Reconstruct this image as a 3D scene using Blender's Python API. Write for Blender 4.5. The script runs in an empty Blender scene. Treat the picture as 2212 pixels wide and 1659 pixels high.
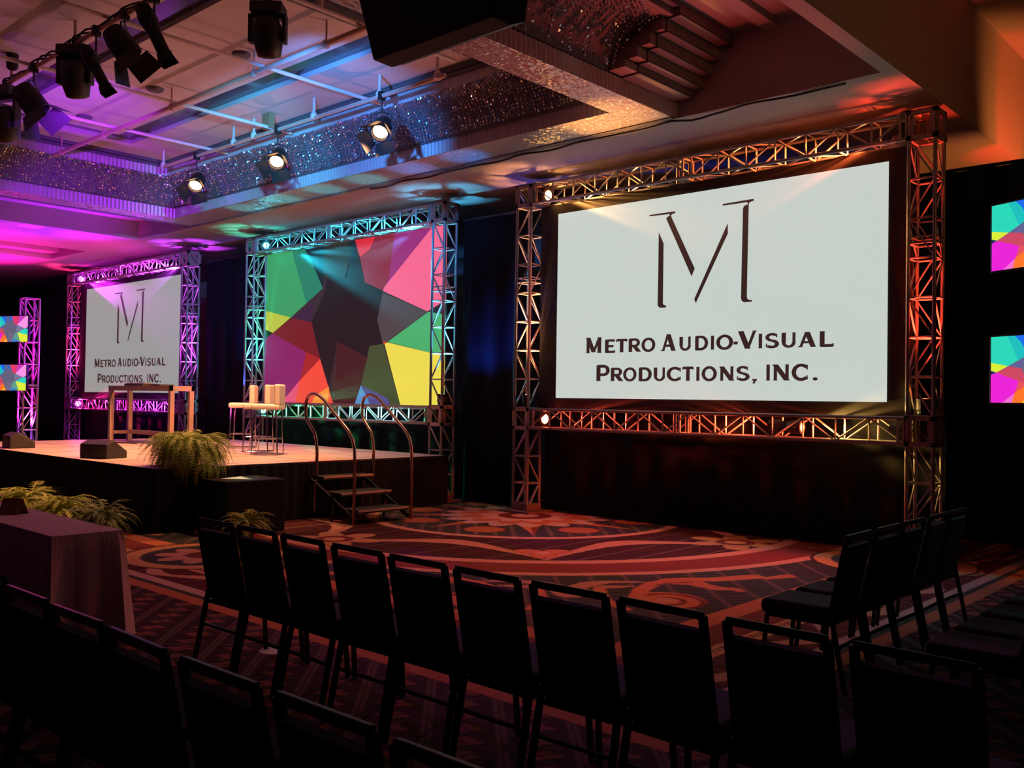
import bpy, bmesh, math, random
import numpy as np
from mathutils import Vector, Matrix
random.seed(7)
rng = np.random.default_rng(5)
S = bpy.context.scene
COL = S.collection
PI = math.pi
V = Vector

# ------------------------------------------------------------------ camera, world, exposure
yaw, pit, rol = math.radians(47.62), math.radians(0.995), math.radians(0.886)
fw = V((-math.cos(yaw) * math.cos(pit), math.sin(yaw) * math.cos(pit), math.sin(pit)))
r0 = V((math.sin(yaw), math.cos(yaw), 0.0))
u0 = r0.cross(fw)
rr = r0 * math.cos(rol) + u0 * math.sin(rol)
uu = -r0 * math.sin(rol) + u0 * math.cos(rol)
cam_d = bpy.data.cameras.new('camera')
cam_d.sensor_width = 36.0
cam_d.sensor_fit = 'HORIZONTAL'
cam_d.lens = 2006.7 / 2212 * 36
cam_d.clip_end = 200
cam = bpy.data.objects.new('camera', cam_d)
COL.objects.link(cam)
m = Matrix((rr, uu, -fw)).transposed().to_4x4()
m.translation = V((0, 0, 1.70))
cam.matrix_world = m
S.camera = cam
S.view_settings.view_transform = 'Standard'
S.view_settings.look = 'None'
S.view_settings.exposure = 0.0
S.view_settings.gamma = 1.0
S.view_settings.use_curve_mapping = False
S.cycles.max_bounces = 6
S.cycles.diffuse_bounces = 4
S.cycles.glossy_bounces = 3
S.cycles.sample_clamp_indirect = 3.0
S.cycles.use_denoising = True
w = bpy.data.worlds.new('world')
S.world = w
w.use_nodes = True
w.node_tree.nodes['Background'].inputs[0].default_value = (0.05, 0.03, 0.05, 1)
w.node_tree.nodes['Background'].inputs[1].default_value = 0.05


def lamp(kind, name, loc, direction=None, color=(1, 1, 1), power=100, angle=60, blend=0.6, size=0.05, parent=None, sx=1, sy=1):
    d = bpy.data.lights.new(name, kind)
    d.color = color
    d.energy = power
    if kind == 'SPOT':
        d.spot_size = math.radians(angle)
        d.spot_blend = blend
        d.shadow_soft_size = size
    elif kind == 'POINT':
        d.shadow_soft_size = size
    elif kind == 'AREA':
        d.shape = 'RECTANGLE'
        d.size, d.size_y = sx, sy
    o = bpy.data.objects.new(name, d)
    COL.objects.link(o)
    o.location = loc
    if direction is not None:
        o.rotation_euler = V(direction).to_track_quat('-Z', 'Y').to_euler()
    if parent:
        o.parent = parent
        o.matrix_parent_inverse = parent.matrix_world.inverted()
    return o


# ------------------------------------------------------------------ materials
MATS = {}


def mat(name, color, rough=0.6, metal=0.0, emit=None, es=0.0, noise=0.0, nscale=8.0, bump=0.0, bscale=200.0, spec=0.5, sheen=0.0, coat=0.0):
    if name in MATS:
        return MATS[name]
    M = bpy.data.materials.new(name)
    M.use_nodes = True
    nt = M.node_tree
    b = nt.nodes['Principled BSDF']
    b.inputs['Base Color'].default_value = (*color, 1)
    b.inputs['Roughness'].default_value = rough
    b.inputs['Metallic'].default_value = metal
    b.inputs['Specular IOR Level'].default_value = spec
    if sheen:
        b.inputs['Sheen Weight'].default_value = sheen
    if coat:
        b.inputs['Coat Weight'].default_value = coat
    if emit:
        b.inputs['Emission Color'].default_value = (*emit, 1)
        b.inputs['Emission Strength'].default_value = es
    tc = nt.nodes.new('ShaderNodeTexCoord')
    if noise:
        n = nt.nodes.new('ShaderNodeTexNoise')
        n.inputs['Scale'].default_value = nscale
        n.inputs['Detail'].default_value = 4
        nt.links.new(tc.outputs['Object'], n.inputs['Vector'])
        mx = nt.nodes.new('ShaderNodeMix')
        mx.data_type = 'RGBA'
        mx.inputs[6].default_value = (*[c * (1 - noise) for c in color], 1)
        mx.inputs[7].default_value = (*[min(1, c * (1 + noise)) for c in color], 1)
        nt.links.new(n.outputs['Fac'], mx.inputs[0])
        nt.links.new(mx.outputs[2], b.inputs['Base Color'])
    if bump:
        n2 = nt.nodes.new('ShaderNodeTexNoise')
        n2.inputs['Scale'].default_value = bscale
        n2.inputs['Detail'].default_value = 2
        nt.links.new(tc.outputs['Object'], n2.inputs['Vector'])
        bp = nt.nodes.new('ShaderNodeBump')
        bp.inputs['Strength'].default_value = bump
        bp.inputs['Distance'].default_value = 0.01
        nt.links.new(n2.outputs['Fac'], bp.inputs['Height'])
        nt.links.new(bp.outputs['Normal'], b.inputs['Normal'])
    MATS[name] = M
    return M


plaster = mat('plaster', (0.37, 0.33, 0.34), 0.8, noise=0.06, nscale=3, bump=0.15, bscale=60)
ceil_white = mat('ceiling_paint', (0.54, 0.49, 0.48), 0.75, noise=0.05, nscale=2)
wall_dark = mat('wall_fabric', (0.10, 0.085, 0.08), 0.9, noise=0.1)
wall_grey = mat('wall_grey', (0.28, 0.25, 0.25), 0.85, noise=0.08)
alu = mat('aluminium', (0.42, 0.40, 0.40), 0.38, metal=0.35, noise=0.06, nscale=12)
alu_chord = mat('aluminium_tube', (0.30, 0.28, 0.28), 0.35, metal=0.4, noise=0.08)
alu_plate = mat('aluminium_plate', (0.36, 0.31, 0.28), 0.45, metal=0.5, noise=0.1, nscale=6)
velvet = mat('black_velvet', (0.006, 0.006, 0.009), 0.95, noise=0.3, nscale=1.2, spec=0.12)
skirtm = mat('stage_skirt_cloth', (0.005, 0.005, 0.006), 0.9, noise=0.2, spec=0.2)
blackm = mat('black_metal', (0.015, 0.015, 0.016), 0.5, metal=0.3, noise=0.2)
blackp = mat('black_plastic', (0.02, 0.02, 0.02), 0.55, noise=0.2)
brownbox = mat('brown_case', (0.30, 0.14, 0.07), 0.6, noise=0.15)
pipem = mat('painted_pipe', (0.50, 0.32, 0.26), 0.5, noise=0.12, nscale=4)
pipew = mat('pale_pipe', (0.62, 0.52, 0.50), 0.5, noise=0.08, nscale=4)
chairf = mat('chair_frame', (0.012, 0.011, 0.014), 0.5, metal=0.2, noise=0.1)
chairc = mat('chair_fabric', (0.020, 0.020, 0.024), 0.95, noise=0.25, nscale=40, bump=0.2, bscale=500, sheen=0.1, spec=0.2)
linen = mat('rose_linen', (0.72, 0.52, 0.60), 0.9, noise=0.08, nscale=30, bump=0.25, bscale=400)
cardm = mat('tan_card', (0.30, 0.17, 0.10), 0.8, noise=0.1)
stage_top = mat('stage_deck', (0.52, 0.42, 0.35), 0.55, noise=0.10, nscale=5, bump=0.1, bscale=90)
seamm = mat('deck_seam', (0.08, 0.07, 0.06), 0.8)
white_v = mat('white_leatherette', (0.80, 0.76, 0.66), 0.45, noise=0.03)
chrome = mat('chrome', (0.75, 0.75, 0.78), 0.12, metal=1.0, noise=0.03)
bronze = mat('handrail_metal', (0.35, 0.24, 0.20), 0.28, metal=0.9, noise=0.06)
tableal = mat('brushed_metal', (0.62, 0.52, 0.42), 0.32, metal=0.8, noise=0.06, nscale=20)
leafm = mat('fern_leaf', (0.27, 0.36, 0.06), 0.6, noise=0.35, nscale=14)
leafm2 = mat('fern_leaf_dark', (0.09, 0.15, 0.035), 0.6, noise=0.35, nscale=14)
potm = mat('dark_pot', (0.04, 0.03, 0.025), 0.7, noise=0.2)
channelm = mat('mirror_channel', (0.16, 0.17, 0.20), 0.12, metal=0.8, noise=0.1, nscale=2)
groove_shade = mat('groove_and_shade', (0.10, 0.10, 0.12), 0.6)  # dark tone of grooves and vents, also shade painted on the cornice
flutem = mat('fluted_trim', (0.50, 0.47, 0.50), 0.35, metal=0.3, noise=0.06)
cornicem = mat('fluted_cornice', (0.25, 0.19, 0.19), 0.5, noise=0.15, nscale=10)
crystalm = mat('crystal_bead', (0.52, 0.54, 0.66), 0.18, metal=0.85, noise=0.2, nscale=9)
backm = mat('swag_backing', (0.16, 0.14, 0.16), 0.7, noise=0.2)
screenb = mat('screen_border', (0.014, 0.012, 0.012), 0.8, noise=0.2)
inkm = mat('projected_ink', (0.02, 0.015, 0.012), 0.9, emit=(0.10, 0.045, 0.04), es=0.35)
tvb = mat('tv_bezel', (0.01, 0.01, 0.01), 0.3, noise=0.1)
edge_strip = mat('stair_nosing', (0.62, 0.48, 0.36), 0.35, metal=0.6, noise=0.05)
redtape = mat('red_edge_tape', (0.6, 0.03, 0.02), 0.6, noise=0.05)
white_sheet = mat('white_disc', (0.55, 0.62, 0.62), 0.7, noise=0.05)
plate_wood = mat('base_plate_metal', (0.22, 0.16, 0.13), 0.6, metal=0.3, noise=0.2)


def emis(name, color, strength):
    if name in MATS:
        return MATS[name]
    M = mat(name, (0.02, 0.02, 0.02), 0.6, emit=color, es=strength)
    return M


def bead_mat():
    M = bpy.data.materials.new('bead_studs')
    M.use_nodes = True
    nt = M.node_tree
    b = nt.nodes['Principled BSDF']
    tc = nt.nodes.new('ShaderNodeTexCoord')
    vo = nt.nodes.new('ShaderNodeTexVoronoi')
    vo.inputs['Scale'].default_value = 38
    vo.inputs['Randomness'].default_value = 0.0
    nt.links.new(tc.outputs['Object'], vo.inputs['Vector'])
    sub = nt.nodes.new('ShaderNodeVectorMath'); sub.operation = 'SUBTRACT'
    sub.inputs[1].default_value = (0.5, 0.5, 0.5)
    nt.links.new(vo.outputs['Color'], sub.inputs[0])
    sc = nt.nodes.new('ShaderNodeVectorMath'); sc.operation = 'SCALE'
    sc.inputs[3].default_value = 0.55
    nt.links.new(sub.outputs[0], sc.inputs[0])
    ge = nt.nodes.new('ShaderNodeNewGeometry')
    ad = nt.nodes.new('ShaderNodeVectorMath'); ad.operation = 'ADD'
    nt.links.new(ge.outputs['Normal'], ad.inputs[0]); nt.links.new(sc.outputs[0], ad.inputs[1])
    no = nt.nodes.new('ShaderNodeVectorMath'); no.operation = 'NORMALIZE'
    nt.links.new(ad.outputs[0], no.inputs[0])
    nt.links.new(no.outputs[0], b.inputs['Normal'])
    cr = nt.nodes.new('ShaderNodeValToRGB')
    cr.color_ramp.elements[0].position = 0.35; cr.color_ramp.elements[0].color = (0.80, 0.76, 0.74, 1)
    cr.color_ramp.elements[1].position = 0.62; cr.color_ramp.elements[1].color = (0.12, 0.10, 0.10, 1)
    nt.links.new(vo.outputs['Distance'], cr.inputs[0])
    nt.links.new(cr.outputs[0], b.inputs['Base Color'])
    b.inputs['Metallic'].default_value = 0.3
    b.inputs['Roughness'].default_value = 0.3
    return M


beadm = bead_mat()


# ------------------------------------------------------------------ mesh builder
class MB:
    def __init__(s):
        s.v = []; s.f = []; s.mi = []

    def add(s, vs, fs, mi=0):
        o = len(s.v)
        s.v += [tuple(p) for p in vs]
        s.f += [tuple(i + o for i in f) for f in fs]
        s.mi += [mi] * len(fs)
        return s

    def box(s, a, b, mi=0):
        x0, y0, z0 = [min(p, q) for p, q in zip(a, b)]
        x1, y1, z1 = [max(p, q) for p, q in zip(a, b)]
        return s.add([(x0, y0, z0), (x1, y0, z0), (x1, y1, z0), (x0, y1, z0), (x0, y0, z1), (x1, y0, z1), (x1, y1, z1), (x0, y1, z1)],
                     [(0, 3, 2, 1), (4, 5, 6, 7), (0, 1, 5, 4), (1, 2, 6, 5), (2, 3, 7, 6), (3, 0, 4, 7)], mi)

    def tube(s, p, q, r, n=8, r2=None, cap=True, mi=0):
        p, q = V(p), V(q)
        d = (q - p)
        if d.length < 1e-6:
            return s
        d.normalize()
        a = d.orthogonal().normalized(); b = d.cross(a)
        r2 = r if r2 is None else r2
        vs = []
        for c, R in ((p, r), (q, r2)):
            for i in range(n):
                t = 2 * PI * i / n
                vs.append(c + a * math.cos(t) * R + b * math.sin(t) * R)
        fs = [(i, (i + 1) % n, n + (i + 1) % n, n + i) for i in range(n)]
        if cap:
            fs += [tuple(range(n))[::-1], tuple(range(n, 2 * n))]
        return s.add(vs, fs, mi)

    def poly(s, pts, r, n=8, mi=0, closed=False):
        pts = [V(p) for p in pts]
        if closed:
            pts = pts + [pts[0]]
        up = None
        vs = []
        for i, p in enumerate(pts):
            d = (pts[min(i + 1, len(pts) - 1)] - pts[max(i - 1, 0)])
            if closed and i in (0, len(pts) - 1):
                d = pts[1] - pts[-2]
            d.normalize()
            if up is None:
                a = d.orthogonal().normalized()
            else:
                a = (up - d * up.dot(d)).normalized()
            up = a
            b = d.cross(a)
            R = r[i] if isinstance(r, (list, tuple)) else r
            for k in range(n):
                t = 2 * PI * k / n
                vs.append(p + a * math.cos(t) * R + b * math.sin(t) * R)
        fs = []
        for i in range(len(pts) - 1):
            for k in range(n):
                fs.append((i * n + k, i * n + (k + 1) % n, (i + 1) * n + (k + 1) % n, (i + 1) * n + k))
        if not closed:
            fs += [tuple(range(n))[::-1], tuple(range((len(pts) - 1) * n, len(pts) * n))]
        return s.add(vs, fs, mi)

    def bar(s, p, q, wx, wy, mi=0, up=(0, 0, 1)):
        p, q = V(p), V(q)
        d = (q - p).normalized()
        u = V(up)
        if abs(d.dot(u)) > 0.95:
            u = V((1, 0, 0))
        a = d.cross(u).normalized(); b = a.cross(d)
        vs = []
        for c in (p, q):
            for i, j in ((-1, -1), (1, -1), (1, 1), (-1, 1)):
                vs.append(c + a * i * wx / 2 + b * j * wy / 2)
        return s.add(vs, [(0, 1, 2, 3), (7, 6, 5, 4), (0, 4, 5, 1), (1, 5, 6, 2), (2, 6, 7, 3), (3, 7, 4, 0)], mi)

    def lathe(s, prof, n=20, c=(0, 0, 0), mi=0):
        c = V(c)
        vs = []
        for r, z in prof:
            for i in range(n):
                t = 2 * PI * i / n
                vs.append(c + V((r * math.cos(t), r * math.sin(t), z)))
        fs = []
        for j in range(len(prof) - 1):
            for i in range(n):
                fs.append((j * n + i, j * n + (i + 1) % n, (j + 1) * n + (i + 1) % n, (j + 1) * n + i))
        fs += [tuple(range(n))[::-1], tuple(range((len(prof) - 1) * n, len(prof) * n))]
        return s.add(vs, fs, mi)

    def grid(s, fn, nu, nv, mi=0):
        vs = [fn(i / nu, j / nv) for j in range(nv + 1) for i in range(nu + 1)]
        fs = [(j * (nu + 1) + i, j * (nu + 1) + i + 1, (j + 1) * (nu + 1) + i + 1, (j + 1) * (nu + 1) + i) for j in range(nv) for i in range(nu)]
        return s.add(vs, fs, mi)

    def xf(s, M):
        s.v = [tuple(M @ V(p)) for p in s.v]
        return s

    def build(s, name, mats, parent=None, bevel=0.0, smooth=False, seg=2):
        me = bpy.data.meshes.new(name)
        me.from_pydata(s.v, [], s.f)
        if not isinstance(mats, (list, tuple)):
            mats = [mats]
        for mm in mats:
            me.materials.append(mm)
        me.polygons.foreach_set('material_index', s.mi)
        if smooth:
            me.polygons.foreach_set('use_smooth', [True] * len(me.polygons))
        me.update()
        o = bpy.data.objects.new(name, me)
        COL.objects.link(o)
        if parent is not None:
            o.parent = parent
        if bevel:
            b = o.modifiers.new('bevel', 'BEVEL')
            b.width = bevel; b.segments = seg; b.limit_method = 'ANGLE'
        return o


def tag(o, label=None, cat=None, group=None, kind=None):
    if label: o['label'] = label
    if cat: o['category'] = cat
    if group: o['group'] = group
    if kind: o['kind'] = kind
    return o


def thing(name, loc, label, cat, group=None, rz=0.0):
    o = bpy.data.objects.new(name, None)
    COL.objects.link(o)
    o.empty_display_size = 0.1
    o.location = loc
    o.rotation_euler = (0, 0, rz)
    bpy.context.view_layer.update()
    return tag(o, label, cat, group)


def dup(root, loc, rz, label, group=None):
    r = root.copy(); COL.objects.link(r)
    r.location = loc; r.rotation_euler = (0, 0, rz)
    r['label'] = label
    if group: r['group'] = group
    for ch in list(root.children):
        c = ch.copy(); COL.objects.link(c); c.parent = r
        for g in list(ch.children):
            d = g.copy(); COL.objects.link(d); d.parent = c
    return r


def struct(name, mb, mats, **k):
    return tag(mb.build(name, mats, **k), kind='structure')


# ------------------------------------------------------------------ carpet floor
def carpet(X, Y):
    n = X.shape
    out = np.zeros(n + (3,))
    red = np.array([0.17, 0.034, 0.024]); dark = np.array([0.035, 0.012, 0.012]); tan = np.array([0.56, 0.30, 0.19])
    gold = np.array([0.60, 0.33, 0.13]); grey = np.array([0.050, 0.055, 0.050]); cream = np.array([0.62, 0.42, 0.34]); orange = np.array([0.50, 0.17, 0.075])
    darkred = np.array([0.085, 0.016, 0.013])

    def put(mask, c):
        out[mask] = c
    s = (X + Y) / math.sqrt(2); t = (Y - X) / math.sqrt(2)
    P = 0.38
    # outer field: diagonal lattice with leaf motifs
    fs = (s + 0.955) / P; ft = t / P
    du = np.abs(fs - np.round(fs)) * P
    dv = np.abs(ft - np.round(ft)) * P
    put(np.ones(n, bool), dark)
    put((du > 0.011) & (du < 0.024), cream * 0.35)
    put((dv < 0.007), cream * 0.17)
    cu = (fs - np.floor(fs) - 0.5) * P; cv = (2 * ft - np.floor(2 * ft) - 0.5) * P / 2
    rr_ = np.hypot(cu, cv * 1.5); th = np.arctan2(cv * 1.5, cu)
    alt = (np.floor(2 * ft) + np.floor(fs)) % 2
    lf = rr_ < 0.10 * (0.50 + 0.50 * np.abs(np.cos(2 * th + 0.6)))
    put(lf & (alt == 0), np.array([0.24, 0.075, 0.05]))
    put(lf & (alt == 1), np.array([0.20, 0.085, 0.045]))
    put(rr_ < 0.018, dark)
    cx, cy = -9.1, 10.3
    dx = X - cx; dy = Y - cy
    a = np.abs(dx); b = np.abs(dy); r = np.hypot(a, b)
    M = np.maximum(a - 0.20, b)
    L = np.where(a - 0.20 > b, Y, X)
    ang = np.arctan2(b, a)
    put(M < 6.42, orange * 0.9)
    put(M < 6.29, grey)
    put(M < 6.21, cream * 0.85)
    put(M < 6.10, darkred)
    q = (L / 1.25) % 1.0
    wv = np.sin(q * 2 * PI) * 0.12
    sc = np.abs(M - 5.88 - wv) < 0.035 + 0.045 * np.abs(np.sin(q * PI * 2 + 0.8))
    put((M > 5.70) & (M < 6.08) & sc, tan)
    st = (np.abs(((L * 5) % 1.0) - 0.5) < 0.10) & ((M > 5.7) & (M < 6.08)) & ~sc
    put(st, red)
    put((M < 5.70) & (M > 5.55), gold)
    put((M < 5.66) & (M > 5.59) & (np.abs(((L * 16 + M * 9) % 1.0) - 0.5) < 0.22), darkred)
    put(M < 5.55, red)
    put(M < 5.25, orange * 1.05)
    put(M < 5.02, grey)
    lat = (np.abs(((s * 2.94) % 1) - 0.5) < 0.07)
    lat2 = (np.abs(((t * 10) % 1) - 0.5) < 0.16)
    sp = M < 5.02
    put(sp & lat2, grey * 0.35)
    put(sp & lat, cream * 0.20)
    # scroll work in the spandrel
    def vine(A, B, pts, w0, w1, colr, msk):
        best = np.full(A.shape, 9.0)
        for k in range(len(pts) - 1):
            (x0, y0), (x1, y1) = pts[k], pts[k + 1]
            L2 = (x1 - x0) ** 2 + (y1 - y0) ** 2
            tt = np.clip(((A - x0) * (x1 - x0) + (B - y0) * (y1 - y0)) / L2, 0, 1)
            w_ = w0 + (w1 - w0) * (k + tt) / (len(pts) - 1)
            best = np.minimum(best, np.hypot(A - x0 - tt * (x1 - x0), B - y0 - tt * (y1 - y0)) / w_)
        put(msk & (best < 1), colr)
        return best
    for A, B in ((a, b), (b + 0.1, a - 0.1)):
        rs = np.hypot(A - 4.70, B - 3.46); ts = np.arctan2(B - 3.46, A - 4.70)
        spi = np.abs(((rs - 0.16 * (ts / (2 * PI))) % 0.16) - 0.08) < 0.052
        put(sp & (rs < 0.34), red)
        put(sp & (rs < 0.34) & spi, orange * 1.1)
        put(sp & (rs < 0.10), tan)
        vine(A, B, [(4.52, 3.68), (4.42, 3.5), (4.29, 3.24), (4.21, 2.94), (4.22, 2.67), (4.34, 2.48), (4.49, 2.34), (4.59, 2.13), (4.70, 1.90)], 0.07, 0.10, orange * 1.08, sp)
        vine(A, B, [(4.30, 2.70), (4.44, 2.60), (4.58, 2.66), (4.74, 2.68), (4.86, 2.60), (4.93, 2.62)], 0.13, 0.05, orange * 1.0, sp)
        vine(A, B, [(4.26, 3.0), (4.30, 2.78), (4.42, 2.60)], 0.015, 0.02, red, sp)
        vine(A, B, [(4.82, 1.90), (4.88, 1.74), (4.92, 1.62)], 0.05, 0.08, orange * 1.0, sp)
        vine(A, B, [(3.98, 3.86), (3.84, 3.62), (3.78, 3.38), (3.86, 3.18), (4.00, 3.02), (4.10, 2.94)], 0.13, 0.02, tan * 0.8, sp)
        vine(A, B, [(3.96, 3.40), (4.06, 3.30), (4.14, 3.16)], 0.09, 0.02, tan * 0.8, sp)
        vine(A, B, [(4.02, 3.52), (4.26, 3.78), (4.44, 3.92), (4.66, 4.00)], 0.06, 0.05, orange * 1.1, sp)
        vine(A, B, [(3.90, 3.60), (3.92, 3.40), (4.02, 3.20)], 0.012, 0.012, red, sp)
    # corner of spandrel where the circle almost meets it
    put((r < 4.68) & (M < 5.02), tan)
    put(r < 4.53, red * 1.25)
    put(r < 4.02, tan)
    put(r < 3.84, dark * 1.1)
    ring = r < 3.84
    latr = (np.abs(((X * 2.7 + 0.2) % 1) - 0.5) < 0.035)
    latq = (np.abs(((Y * 7.5) % 1) - 0.5) < 0.20)
    put(ring & latq, darkred)
    put(ring & latr, cream * 0.22)
    f = ((ang + PI / 4) % (PI / 2)) / (PI / 2)      # 0 at diagonal, 1 at next diagonal
    g = np.abs(2 * f - 1)                             # 1 at diagonals, 0 at axes
    ra = 3.78 - 1.02 * np.sin(np.clip(g, 0, 1) * PI) ** 0.8
    wd = 0.05 + 0.11 * np.sin(np.clip(g, 0, 1) * PI)
    arc = (np.abs(r - ra) < wd) & (r > 2.3)
    put(ring & arc, tan * 0.92)
    put(ring & arc & (np.abs(r - ra + 0.03) < 0.018), orange)
    # palmettes at diagonals and flowers at axes
    for k in range(8):
        aa = k * PI / 4
        R0 = 3.35 if k % 2 else 3.45
        ux = (X - cx) * math.cos(aa) + (Y - cy) * math.sin(aa) - R0
        uy = -(X - cx) * math.sin(aa) + (Y - cy) * math.cos(aa)
        rs = np.hypot(ux, uy); ts = np.arctan2(uy, ux)
        if k % 2:
            lob = rs < 0.36 * (0.35 + 0.65 * np.abs(np.cos(1.5 * ts))) * (ux < 0.30)
            put(ring & lob, orange)
            put(ring & (rs < 0.09), tan)
        else:
            lob = rs < 0.60 * (0.45 + 0.55 * np.abs(np.cos(3 * ts)))
            put(ring & lob, gold * 0.85)
            put(ring & (rs < 0.24), red)
            put(ring & (rs < 0.13), gold)
    put(r < 2.30, tan)
    put(r < 2.15, grey)
    inn = r < 2.15
    put(inn & (np.abs(((s * 4.2) % 1) - 0.5) < 0.12), cream * 0.30)
    put(inn & lat2, grey * 0.5)
    for k in range(8):
        aa = (k + 0.5) * PI / 4
        ux = (X - cx - 1.62 * math.cos(aa)); uy = (Y - cy - 1.62 * math.sin(aa))
        rs = np.hypot(ux, uy)
        put(inn & (rs < 0.30), darkred)
        put(inn & (rs < 0.27), orange * 0.8)
    th8 = np.arctan2(dy, dx)
    fold = np.abs(((th8 + PI / 8) % (PI / 4)) - PI / 8)
    star = r < 1.95 / (1 + 6.0 * np.tan(fold) ** 1.0)
    put(inn & star, orange * 1.15)
    put(inn & star & ((((th8) % (PI / 4)) < PI / 8)), red * 1.4)
    med = r < 1.25 * (0.78 + 0.22 * np.abs(np.cos(8 * th8)))
    put(inn & med, cream * 0.9)
    put(inn & (r < 1.0 * (0.72 + 0.28 * np.abs(np.cos(6 * th8 + 0.5)))), orange)
    put(inn & (r < 0.72 * (0.7 + 0.3 * np.abs(np.cos(5 * th8)))), cream)
    put(inn & (r < 0.4), red)
    put(inn & (r < 0.2), cream)
    # roundels on the axes
    for (ax, ay) in ((1, 0), (-1, 0), (0, 1), (0, -1)):
        qx, qy = cx + ax * 5.35, cy + ay * 5.15
        rs = np.hypot(X - qx, Y - qy)
        put(rs < 0.86, dark); put(rs < 0.82, gold); put(rs < 0.64, grey)
        ts = np.arctan2(Y - qy, X - qx)
        put(rs < 0.52 * (0.6 + 0.4 * np.abs(np.cos(4 * ts))), tan)
        put(rs < 0.2, red)
    return out


def build_floor():
    xs = np.concatenate([np.linspace(-35, -13.2, 12)[:-1], np.arange(-13.2, -10.2, 0.05), np.arange(-10.2, -0.6, 0.0165), np.linspace(-0.6, 6, 12)])
    ys = np.concatenate([np.linspace(-6, 1.6, 12)[:-1], np.arange(1.6, 11.2, 0.0165), np.linspace(11.2, 14.6, 8)])
    nx, ny = len(xs), len(ys)
    X, Y = np.meshgrid(xs, ys)
    co = np.stack([X.ravel(), Y.ravel(), np.zeros(nx * ny)], 1)
    colr = carpet(X, Y).reshape(-1, 3)
    colr *= (1 + rng.normal(0, 0.06, (len(colr), 1)))
    me = bpy.data.meshes.new('floor')
    i = np.arange((nx - 1) * (ny - 1)); row = i // (nx - 1); c = i % (nx - 1)
    v0 = row * nx + c
    fc = np.stack([v0, v0 + 1, v0 + nx + 1, v0 + nx], 1)
    me.vertices.add(len(co)); me.vertices.foreach_set('co', co.ravel())
    me.loops.add(fc.size); me.loops.foreach_set('vertex_index', fc.ravel())
    me.polygons.add(len(fc)); me.polygons.foreach_set('loop_start', np.arange(len(fc)) * 4)
    me.polygons.foreach_set('loop_total', np.full(len(fc), 4))
    me.update(calc_edges=True)
    at = me.color_attributes.new('weave', 'FLOAT_COLOR', 'POINT')
    at.data.foreach_set('color', np.concatenate([np.clip(colr, 0, 1), np.ones((len(colr), 1))], 1).ravel())
    M = bpy.data.materials.new('patterned_carpet')
    M.use_nodes = True
    nt = M.node_tree; b = nt.nodes['Principled BSDF']
    b.inputs['Roughness'].default_value = 0.95
    b.inputs['Specular IOR Level'].default_value = 0.15
    vc = nt.nodes.new('ShaderNodeAttribute'); vc.attribute_name = 'weave'
    tc = nt.nodes.new('ShaderNodeTexCoord')
    no = nt.nodes.new('ShaderNodeTexNoise'); no.inputs['Scale'].default_value = 260; no.inputs['Detail'].default_value = 2
    nt.links.new(tc.outputs['Object'], no.inputs['Vector'])
    mr = nt.nodes.new('ShaderNodeMapRange'); mr.inputs[3].default_value = 0.7; mr.inputs[4].default_value = 1.3
    nt.links.new(no.outputs['Fac'], mr.inputs[0])
    sc = nt.nodes.new('ShaderNodeVectorMath'); sc.operation = 'SCALE'
    nt.links.new(vc.outputs['Color'], sc.inputs[0]); nt.links.new(mr.outputs[0], sc.inputs[3])
    nt.links.new(sc.outputs[0], b.inputs['Base Color'])
    bp = nt.nodes.new('ShaderNodeBump'); bp.inputs['Strength'].default_value = 0.3; bp.inputs['Distance'].default_value = 0.004
    nt.links.new(no.outputs['Fac'], bp.inputs['Height']); nt.links.new(bp.outputs[0], b.inputs['Normal'])
    me.materials.append(M)
    o = bpy.data.objects.new('floor', me); COL.objects.link(o)
    tag(o, kind='structure')


build_floor()

# ------------------------------------------------------------------ room shell
XL, XR, YF, YB = -35.0, 6.0, -6.0, 14.5
ZS = 5.15            # low soffit
struct('wall_back', MB().box((XL, YB, 0), (-3.55, YB + 0.2, ZS)), wall_grey)
struct('wall_back_right', MB().box((-3.55, YB, 0), (XR, YB + 0.2, 7.0)), wall_dark)
struct('wall_left', MB().box((XL - 0.2, YF, 0), (XL, YB + 0.2, 6.4)), wall_dark)
struct('wall_right', MB().box((XR, YF, 0), (XR + 0.2, YB + 0.2, 7.0)), wall_dark)
struct('wall_front', MB().box((XL, YF - 0.2, 0), (XR, YF, 7.0)), wall_dark)
c = MB()
c.box((XL, 9.60, ZS), (-3.66, YB, ZS + 1.05))                       # low soffit above the screens
c.box((-3.66, YF, ZS), (-3.50, YB, 6.70))                            # bulkhead
c.box((-3.50, YF, 6.62), (XR, YB, 6.80))                             # high bay on the right
c.box((-6.12, YF, 6.0), (-3.66, 9.6, 6.2))                           # bay between coffer and bulkhead
c.box((-4.98, YF, 5.93), (-4.80, 9.6, 6.0))                          # shallow rib
# left part: stepped ribs
for x0, x1, z in ((-20.1, -17.62, 5.55), (-22.8, -20.1, ZS), (-24.4, -22.8, 5.42), (-24.9, -24.4, 5.28), (-28.9, -24.9, ZS), (-31.5, -28.9, 5.42), (-33.4, -31.5, ZS), (-35, -33.4, 5.4)):
    c.box((x0, YF, z), (x1, 9.6, 6.2))
c.box((-17.62, YF, ZS), (-6.12, 0.6, 6.2))
struct('ceiling', c, plaster)
# coffer ceiling with mirrored channel
X0, X1, Y0, Y1 = -16.65, -7.05, 1.50, 8.46
c = MB()
ch = (-15.95, -8.40, 4.95, 7.45)     # outer rectangle of the channel
ci = (-15.55, -8.80, 5.36, 7.05)
zc = 6.10


def frame_rects(o, i):
    return [((o[0], o[2]), (o[1], i[2])), ((o[0], i[3]), (o[1], o[3])), ((o[0], i[2]), (i[0], i[3])), ((i[1], i[2]), (o[1], i[3]))]


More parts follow.
